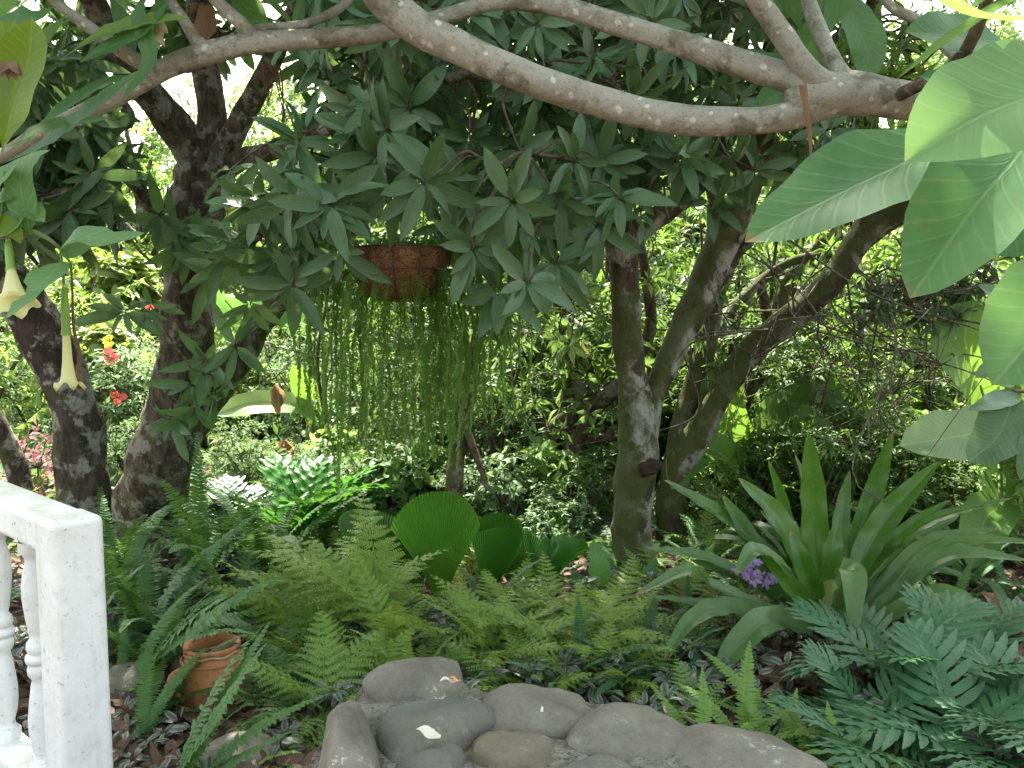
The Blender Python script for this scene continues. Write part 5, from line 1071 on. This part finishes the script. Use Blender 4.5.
# ------------------------------------------------------------------ shrubs behind
def shrub_meshes(seed, n, r, h, L, Wd, k, mat, tm=T_SMALL, nst=9, bare=.25, stems=M['twig']):
    g = np.random.default_rng(seed); P = []
    limbs = []
    for i in range(nst):
        a = g.uniform(0, 6.28); o = g.uniform(.15, .85) * r; e = np.array((math.cos(a) * o, math.sin(a) * o, h * g.uniform(.6, .95)))
        limbs.append([np.array((g.normal(0, .04), g.normal(0, .04), -.05)), e * (.35, .35, .5) + g.normal(0, .05, 3), e])
    cen = np.stack(((g.random(n) ** .6), g.uniform(0, 6.28, n), g.uniform(bare, 1.0, n)), 1)
    zz = cen[:, 2] * h; rr = cen[:, 0] * r * np.sqrt(np.clip(1 - ((cen[:, 2] - .5) / .58) ** 2, .05, 1)); P = np.stack((rr * np.cos(cen[:, 1]), rr * np.sin(cen[:, 1]), zz), 1)
    for i in range(n): 
        q = Vector(P[i] * 1.6) + Vector((seed, 0, 0)); P[i] *= 1 + .35 * noise.noise(q)
    A = nz(P - np.array((0, 0, h * .35)) + g.normal(0, .35 * r, P.shape) + np.array((0, 0, .3)))
    fb = MB(); whorls(fb, P, A, k, L, Wd, tm, g, (35, 95)); sb = MB()
    for l in limbs: tube(sb, l, [.02 * h, .014 * h, .005 * h], 6, .1, .12, cap=False)
    twigs(sb, limbs, P[::2], .008 * max(h, 1), .002, g, 4)
    return fb.mesh('foliage', mat), sb.mesh('stems', stems)
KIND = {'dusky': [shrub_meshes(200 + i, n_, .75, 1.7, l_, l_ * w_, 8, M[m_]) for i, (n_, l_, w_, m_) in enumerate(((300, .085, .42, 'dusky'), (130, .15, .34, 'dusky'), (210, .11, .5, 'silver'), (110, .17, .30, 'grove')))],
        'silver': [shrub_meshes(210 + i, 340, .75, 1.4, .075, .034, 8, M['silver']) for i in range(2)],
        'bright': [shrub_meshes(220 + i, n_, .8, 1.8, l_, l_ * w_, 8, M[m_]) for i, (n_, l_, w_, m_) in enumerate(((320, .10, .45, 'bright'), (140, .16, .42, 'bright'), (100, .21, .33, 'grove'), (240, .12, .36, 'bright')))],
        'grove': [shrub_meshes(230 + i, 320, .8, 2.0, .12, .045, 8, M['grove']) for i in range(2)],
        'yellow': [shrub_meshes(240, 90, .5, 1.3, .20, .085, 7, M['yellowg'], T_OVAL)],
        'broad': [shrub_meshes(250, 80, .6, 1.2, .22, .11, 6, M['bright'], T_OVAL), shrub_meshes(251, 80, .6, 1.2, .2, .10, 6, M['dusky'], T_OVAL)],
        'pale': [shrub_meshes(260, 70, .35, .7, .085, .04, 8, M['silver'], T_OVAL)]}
LB = {'dusky': 'dusky leafy shrub in the dim thicket behind the trees', 'silver': 'silvery green shrub in the sunlit garden behind the trees', 'bright': 'light green sunlit shrub in the thicket behind the trees',
      'grove': 'dark green leafy shrub in the thicket behind the trees', 'yellow': 'yellow green broad leaved shrub standing in sun behind the trees', 'broad': 'low plant with big oval leaves behind the trees', 'pale': 'small pale leaved shrub in the shade'}
gs = np.random.default_rng(95); cnt = {}
def shrub(kind, x, y, s=1.0, label=None, z=0):
    i = cnt.get(kind, 0); cnt[kind] = i + 1; f, st_ = KIND[kind][i % len(KIND[kind])]
    t = thing('shrub', label or LB[kind], 'shrub', (x, y, z - .03), gs.uniform(0, 6.28), LB[kind].replace('shrub', 'shrubs', 1).replace('low plant', 'low plants'))
    sc_ = (s * gs.uniform(.9, 1.15), s * gs.uniform(.9, 1.15), s * gs.uniform(.85, 1.15))
    link('foliage', f, t, scale=sc_); link('stems', st_, t, scale=sc_); return t
def X(px, y): return (px - 512) / FPX * y
# dim thicket, centre
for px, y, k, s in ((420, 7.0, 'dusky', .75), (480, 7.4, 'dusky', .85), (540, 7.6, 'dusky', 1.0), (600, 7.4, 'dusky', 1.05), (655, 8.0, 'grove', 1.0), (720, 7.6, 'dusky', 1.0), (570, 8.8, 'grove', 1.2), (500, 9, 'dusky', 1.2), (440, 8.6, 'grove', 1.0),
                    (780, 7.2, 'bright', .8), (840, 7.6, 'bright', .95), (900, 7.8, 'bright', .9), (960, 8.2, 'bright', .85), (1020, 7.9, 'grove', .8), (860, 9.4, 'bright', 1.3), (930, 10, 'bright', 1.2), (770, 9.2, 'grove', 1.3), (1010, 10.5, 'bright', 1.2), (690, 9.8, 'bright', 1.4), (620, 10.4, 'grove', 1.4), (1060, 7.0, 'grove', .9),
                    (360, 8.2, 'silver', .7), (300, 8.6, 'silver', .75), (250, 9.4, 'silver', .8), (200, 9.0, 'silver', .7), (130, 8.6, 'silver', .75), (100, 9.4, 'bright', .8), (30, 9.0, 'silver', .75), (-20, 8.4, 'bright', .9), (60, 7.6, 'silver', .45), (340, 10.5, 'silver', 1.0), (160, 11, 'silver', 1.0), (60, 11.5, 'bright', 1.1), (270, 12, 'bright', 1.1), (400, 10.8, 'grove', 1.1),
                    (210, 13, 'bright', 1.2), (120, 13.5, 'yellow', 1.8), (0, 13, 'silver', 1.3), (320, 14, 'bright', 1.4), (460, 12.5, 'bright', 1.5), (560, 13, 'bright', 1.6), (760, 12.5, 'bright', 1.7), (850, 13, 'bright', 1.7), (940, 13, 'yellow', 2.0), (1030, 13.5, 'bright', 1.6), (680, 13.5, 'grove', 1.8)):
    shrub(k, X(px, y), y, s)
shrub('yellow', X(95, 8.2), 8.2, .95); shrub('yellow', X(260, 8.8), 8.8, .7); shrub('broad', X(430, 6.3), 6.3, .55); shrub('broad', X(390, 6.0), 6.0, .45); shrub('broad', X(330, 6.9), 6.9, .5); shrub('broad', X(250, 7.0), 7.0, .4); shrub('broad', X(560, 5.9), 5.9, .5)
shrub('pale', X(515, 5.7), 5.7, .85, 'small pale grey green shrub left of the crooked trunk'); shrub('pale', X(545, 5.2), 5.2, .5, 'smallest pale leaved plant by the fan palms')
shrub('bright', X(610, 6.6), 6.6, .42, 'small light green shrub behind the foot of the centre trunk'); shrub('bright', X(720, 6.6), 6.6, .45, 'small light green shrub seen left of the giant bromeliad'); shrub('grove', X(800, 6.0), 6.0, .6, 'dark leafy shrub directly behind the giant bromeliad'); shrub('bright', X(985, 6.2), 6.2, .45, 'light green shrub low at the right behind the bronze bromeliad')

for px, y, k, s in ((470, 5.9, 'dusky', .36), (300, 6.3, 'silver', .4), (420, 6.6, 'dusky', .5), (500, 6.5, 'dusky', .55), (540, 6.9, 'dusky', .6), (600, 6.9, 'dusky', .6), (690, 7.0, 'bright', .5), (760, 6.4, 'bright', .55), (860, 6.4, 'bright', .6), (920, 6.0, 'bright', .5), (960, 6.6, 'bright', .6),
                    (1030, 6.2, 'bright', .6), (1010, 5.6, 'bright', .5), (720, 5.6, 'bright', .28), (760, 5.8, 'grove', .35), (880, 5.8, 'bright', .5), (970, 5.5, 'bright', .4), (1050, 5.0, 'bright', .45), (900, 5.4, 'grove', .36), (820, 5.5, 'dusky', .45), (940, 5.2, 'dusky', .35), (700, 6.0, 'bright', .3), (590, 5.7, 'dusky', .32), (560, 5.4, 'dusky', .28), (240, 6.6, 'silver', .4), (350, 6.0, 'dusky', .3), (120, 6.9, 'silver', .4), (60, 6.6, 'silver', .4)):
    shrub(k, X(px, y), y, s)
# slender crooked saplings threading the thicket
gp2 = np.random.default_rng(123)
for k, (px, y, tp) in enumerate(((430, 7.2, 400), (478, 6.6, 520), (505, 7.6, 480), (515, 6.9, 590), (556, 7.8, 530), (598, 7.0, 560), (690, 7.6, 760), (735, 6.9, 700), (770, 7.4, 840), (812, 6.8, 780), (850, 7.5, 930), (885, 6.9, 850), (925, 7.3, 990), (660, 7.2, 610), (345, 7.0, 330))):
    b = np.array((X(px, y), y, -.03)); e = W(tp, 215, y + gp2.normal(0, .3)); t = thing('sapling', 'slender crooked sapling with bare grey stem in the thicket', 'sapling', tuple(b), group='slender saplings in the thicket')
    P = [b + (e - b) * u + gp2.normal(0, .10, 3) * (1 if 0 < u < 1 else 0) for u in (0, .25, .5, .75, 1)]; mb = MB(); tube(mb, P, np.linspace(.032, .012, 5) * gp2.uniform(.6, 1.2), 8, .15, .07); off(t, mb).build('trunk', M['twig'], t)
    bl_ = []
    for q in range(5):
        u = gp2.uniform(.3, .95); a_ = b + (e - b) * u; bl_.append([P[int(u * 4)], a_ + gp2.normal(0, .15, 3) + (0, 0, .1), a_ + gp2.normal(0, .4, 3) + (0, -.05, .35)])
    for B in bl_: mb = MB(); tube(mb, B, [.010, .007, .003], 5, .1, .08, cap=False); off(t, mb).build('branch', M['twig'], t)
    cc = np.vstack([B[-1] + gp2.normal(0, .12, (7, 3)) for B in bl_]); mb = MB(); whorls(mb, cc, nz(gp2.normal(0, 1, cc.shape) + (0, -.5, .3)), 7, .13, .045, T_SMALL, gp2); off(t, mb).build('foliage', M['grove' if k % 2 else 'dusky'], t)
# leafy trees farther back
def tree_meshes(seed, h, r, L, Wd, mat, n=420, k=8):
    g = np.random.default_rng(seed); tr = [[np.array((0, 0, -.1)), np.array((g.normal(0, .1), 0, h * .25)), np.array((g.normal(0, .2), g.normal(0, .2), h * .55)), np.array((g.normal(0, .3), g.normal(0, .3), h * .85))]]
    for i in range(7):
        b = tr[0][1] * (1 - i / 9) + tr[0][2] * (i / 9); a = i * 2.4 + g.normal(0, .3); e = b + np.array((math.cos(a) * r * .8, math.sin(a) * r * .8, h * g.uniform(.15, .4))); tr.append([b, (b + e) / 2 + g.normal(0, .15, 3), e])
    sb = MB()
    for i, l in enumerate(tr): tube(sb, l, np.linspace((.045 if i == 0 else .02) * h * .6, .01 * h * .5, len(l)), 9, .12, .15, cap=False)
    cl = np.vstack([blob(g, n // 9, q, (r * .42, r * .42, h * .14)) for q in [l[-1] for l in tr] + [np.array((0, 0, h * .45))]]); low = blob(g, n // 3, (0, 0, h * .3), (r * .95, r * .95, h * .22)); cl = np.vstack((cl, low))
    fb = MB(); whorls(fb, cl, nz(cl - (0, 0, h * .5) + g.normal(0, .5, cl.shape)), k, L, Wd, T_SMALL, g, (35, 95)); twigs(sb, tr, cl[::2], .016, .004, g, 4)
    return fb.mesh('crown', mat), sb.mesh('trunk', M['bark_d'])
TM = [tree_meshes(300, 6.0, 2.0, .17, .065, M['grove']), tree_meshes(301, 6.5, 2.2, .18, .08, M['bright']), tree_meshes(302, 5.5, 1.9, .16, .07, M['bright'], 460)]
tl = {0: 'dark leaved tree in the belt behind the garden', 1: 'tall light green tree in the belt behind the garden', 2: 'shorter light green tree in the belt behind the garden'}
for px, y, i, s in ((-60, 15, 1, 1), (60, 17, 2, .9), (140, 16, 1, .88), (172, 19, 2, 1.15), (105, 19.5, 1, 1.05), (250, 16.5, 0, .8), (350, 15, 2, 1), (440, 16, 0, 1), (520, 14.5, 1, 1), (600, 16, 0, 1), (680, 15, 2, 1), (760, 16.5, 0, 1), (840, 15, 1, 1), (920, 17, 2, 1), (1000, 15.5, 1, 1), (1080, 16, 0, 1),
                    (0, 22, 1, 1.4), (130, 24, 2, .9), (280, 23, 1, 1.2), (400, 24, 0, 1.5), (540, 23, 2, 1.5), (660, 24, 1, 1.5), (800, 23, 0, 1.5), (930, 24, 1, 1.5), (1060, 23, 2, 1.4),
                    (560, 10.8, 0, .7), (820, 13.5, 2, .8), (1000, 13.2, 1, .8), (700, 12.8, 1, .8), (430, 12.5, 0, .8)):
    t = thing('tree', tl[i], 'tree', (X(px, y), y, 0), gs.uniform(0, 6.28), tl[i].replace('tree in', 'trees in')); ss = s * gs.uniform(.9, 1.1)
    link('crown', TM[i][0], t, scale=ss); link('trunk', TM[i][1], t, scale=ss)

# hibiscus blooms on the sunlit shrubs, pink flowered plant, banana plants
g = np.random.default_rng(97)
M['red'] = plain('hibiscus_petal', (.60, .07, .07), (.70, .14, .12), .5, trans=.4); M['pink'] = plain('pink_bract', (.45, .13, .17), (.55, .26, .30), .5, trans=.4); M['yel'] = plain('yellow_petal', (.85, .65, .05), (.85, .7, .1), .5, trans=.4)
hb = thing('hibiscus_shrub', 'sunlit hibiscus shrub with scattered red blooms between the two left trunks', 'shrub', (X(125, 7.8), 7.8, -.03)); f, s_ = shrub_meshes(270, 260, .6, 1.15, .085, .04, 8, M['silver']); link('foliage', f, hb); link('stems', s_, hb)
for px, py, mt, s in ((109, 357, 'red', 1), (118, 397, 'red', 1), (150, 311, 'red', .8), (110, 341, 'yel', .7), (165, 330, 'red', .6), (160, 455, 'red', .5)):
    c_ = W(px, py, 7.35); mb = MB(); whorls(mb, c_[None], np.array(((0., -1, .2),)), 6, .075 * s, .06 * s, T_OVAL, g, (55, 80)); off(hb, mb).build('flower', M[mt], hb)
pk = WZ(35, 520, 0); pkp = thing('pink_plant', 'plant with crimson pink bracts behind the balustrade rail', 'plant', (pk[0], pk[1], 0))
mb = MB(); c_ = W(38, 468, pk[1]) + g.normal(0, 1, (34, 3)) * (.10, .08, .13); whorls(mb, c_, nz(np.array((0, -.6, .5)) + g.normal(0, .5, c_.shape)), 6, .07, .03, T_SMALL, g); off(pkp, mb).build('bracts', M['pink'], pkp)
mb = MB(); twigs(mb, [[np.array((pk[0], pk[1], 0)), W(38, 500, pk[1]), W(38, 468, pk[1])]], c_, .008, .003, g); tube(mb, [(pk[0], pk[1], -.03), W(38, 500, pk[1]), W(38, 468, pk[1])], [.015, .01, .006], 7); c2 = W(32, 490, pk[1]) + g.normal(0, 1, (16, 3)) * (.2, .1, .1); off(pkp, mb).build('stems', M['twig'], pkp)
mb = MB(); whorls(mb, c2, nz(np.array((0, -.4, .7)) + g.normal(0, .4, c2.shape)), 6, .10, .04, T_SMALL, g); off(pkp, mb).build('foliage', M['bright'], pkp)
def banana(px, y, lvs, label, stem_h=1.4, r=.09):
    p = np.array((X(px, y), y, 0)); t = thing('banana_plant', label, 'banana plant', tuple(p), group='banana plants in the sun behind the trees')
    mb = MB(); tube(mb, [p + (0, 0, -.05), p + (.02, 0, stem_h * .5), p + (0, .02, stem_h)], [r, r * .8, r * .55], 12, .05, .15); off(t, mb).build('stem', M['stem'], t)
    for P, w, mt in lvs:
        Q = [p + (0, 0, stem_h - .1)] ; Q = [W(*q) for q in P]; lf(t, Q, w, (-.1, -.7, .5), M[mt], pf_ban, 'leaf', .25, .06, nc=9, step=.06)
        mb = MB(); tube(mb, [p + (0, 0, stem_h - .1), (p + (0, 0, stem_h) + Q[0]) / 2 + (0, 0, .06), Q[0], Q[1]], [.02, .016, .012, .008], 7, step=.1); off(t, mb).build('leaf_stalk', M['stem'], t)
banana(310, 8.0, [([(330, 440, 8), (318, 415, 8), (306, 390, 7.9), (292, 365, 7.8)], .22, 'banana'), ([(318, 412, 8), (290, 404, 7.8), (250, 405, 7.6), (215, 415, 7.5)], .24, 'silver_leaf'), ([(320, 430, 8), (345, 395, 8.1), (360, 380, 8.2), (380, 390, 8.2)], .3, 'banana')], 'banana plant left of the basket streamers with a leaf lying level', .4, .07)
banana(748, 5.95, [([(745, 470, 5.9), (728, 430, 5.8), (722, 395, 5.7), (735, 360, 5.7)], .30, 'banana'), ([(750, 470, 5.9), (775, 430, 5.8), (800, 425, 5.7), (835, 455, 5.6)], .28, 'banana'), ([(745, 475, 5.8), (715, 450, 5.7), (690, 455, 5.6), (672, 490, 5.5)], .24, 'banana'), ([(752, 465, 5.9), (790, 395, 5.9), (815, 385, 5.9), (850, 410, 5.9)], .26, 'banana')], 'banana plant behind the leaning tree, left of bromeliad tips', .4, .06)
banana(995, 5.3, [([(995, 430, 5.3), (980, 385, 5.2), (965, 340, 5.1), (975, 300, 5.1)], .42, 'banana'), ([(1040, 440, 5.0), (1005, 430, 4.8), (960, 436, 4.7), (900, 446, 4.6)], .30, 'silver_leaf'), ([(1000, 430, 5.3), (1015, 385, 5.3), (1040, 360, 5.3), (1080, 370, 5.3)], .42, 'banana'), ([(998, 440, 5.3), (1000, 500, 5.0), (985, 520, 4.8), (970, 570, 4.7)], .26, 'banana')], 'large banana plant near the right edge with wide pale leaves', .9, .08)
banana(250, 10.5, [([(250, 330, 10.5), (225, 300, 10.3), (215, 270, 10), (225, 235, 10)], .4, 'paddle'), ([(250, 330, 10.5), (275, 300, 10.3), (290, 310, 10), (300, 340, 10)], .4, 'paddle')], 'banana plant far behind the forked mango tree', 1.2)
# dry hanging leaves
for px, py, y, s, lb in ((948, 350, 7.4, .42, 'brown dead banana leaf hanging limp at right'), (322, 445, 7.2, .18, 'curled dry leaf caught below the basket'), (283, 440, 7.0, .14, 'orange dry leaf on the plants left of the basket'), (275, 385, 7.6, .18, 'orange brown leaf on the level banana leaf')):
    a = W(px, py, y); t = thing('dry_leaf', lb, 'dry leaf', tuple(a), group='dry leaves hanging among the plants')
    for k in range(3):
        e = g.normal(0, .18, 3) * s; lf(t, [a + e * .1, a + e + (0, 0, -s * .35), a + e * 1.4 + (.03, 0, -s * .8), a + e + (0, 0, -s * 1.1)], s * .45, (g.normal(0, .4), -1, .2), M['dead'], pf_oval, 'blade', .7, .35)
# dark round leaved branch, right edge
rb = thing('leafy_branch', 'branch with dark round glossy leaves entering from the right edge', 'branch', (1.9, 2.9, 0)); st = [np.array((1.95, 2.9, -.05)), np.array((1.95, 2.9, .8)), W(1090, 420, 2.9), W(1040, 395, 2.9), W(1005, 390, 2.9)]
mb = MB(); tube(mb, st, [.018, .014, .01, .007, .004], 8, .08); off(rb, mb).build('stem', M['twig'], rb)
for P, w in (([(1012, 395, 2.9), (1008, 415, 2.87), (995, 440, 2.85), (968, 462, 2.83)], .17), ([(1020, 395, 2.9), (1000, 400, 2.85), (985, 405, 2.8), (968, 410, 2.8)], .07), ([(1015, 385, 2.9), (1000, 378, 2.9), (990, 370, 2.9), (975, 378, 2.9)], .07), ([(1035, 300, 3.2), (1015, 302, 3.2), (995, 295, 3.2), (978, 285, 3.2)], .09), ([(1045, 400, 2.9), (1040, 430, 2.85), (1030, 460, 2.8), (1020, 480, 2.8)], .12), ([(1050, 360, 3), (1025, 350, 3), (1010, 355, 3), (995, 360, 3)], .07)):
    lf(rb, [W(*p) for p in P], w, (0, -.7, .6), M['mango'], pf_oval)
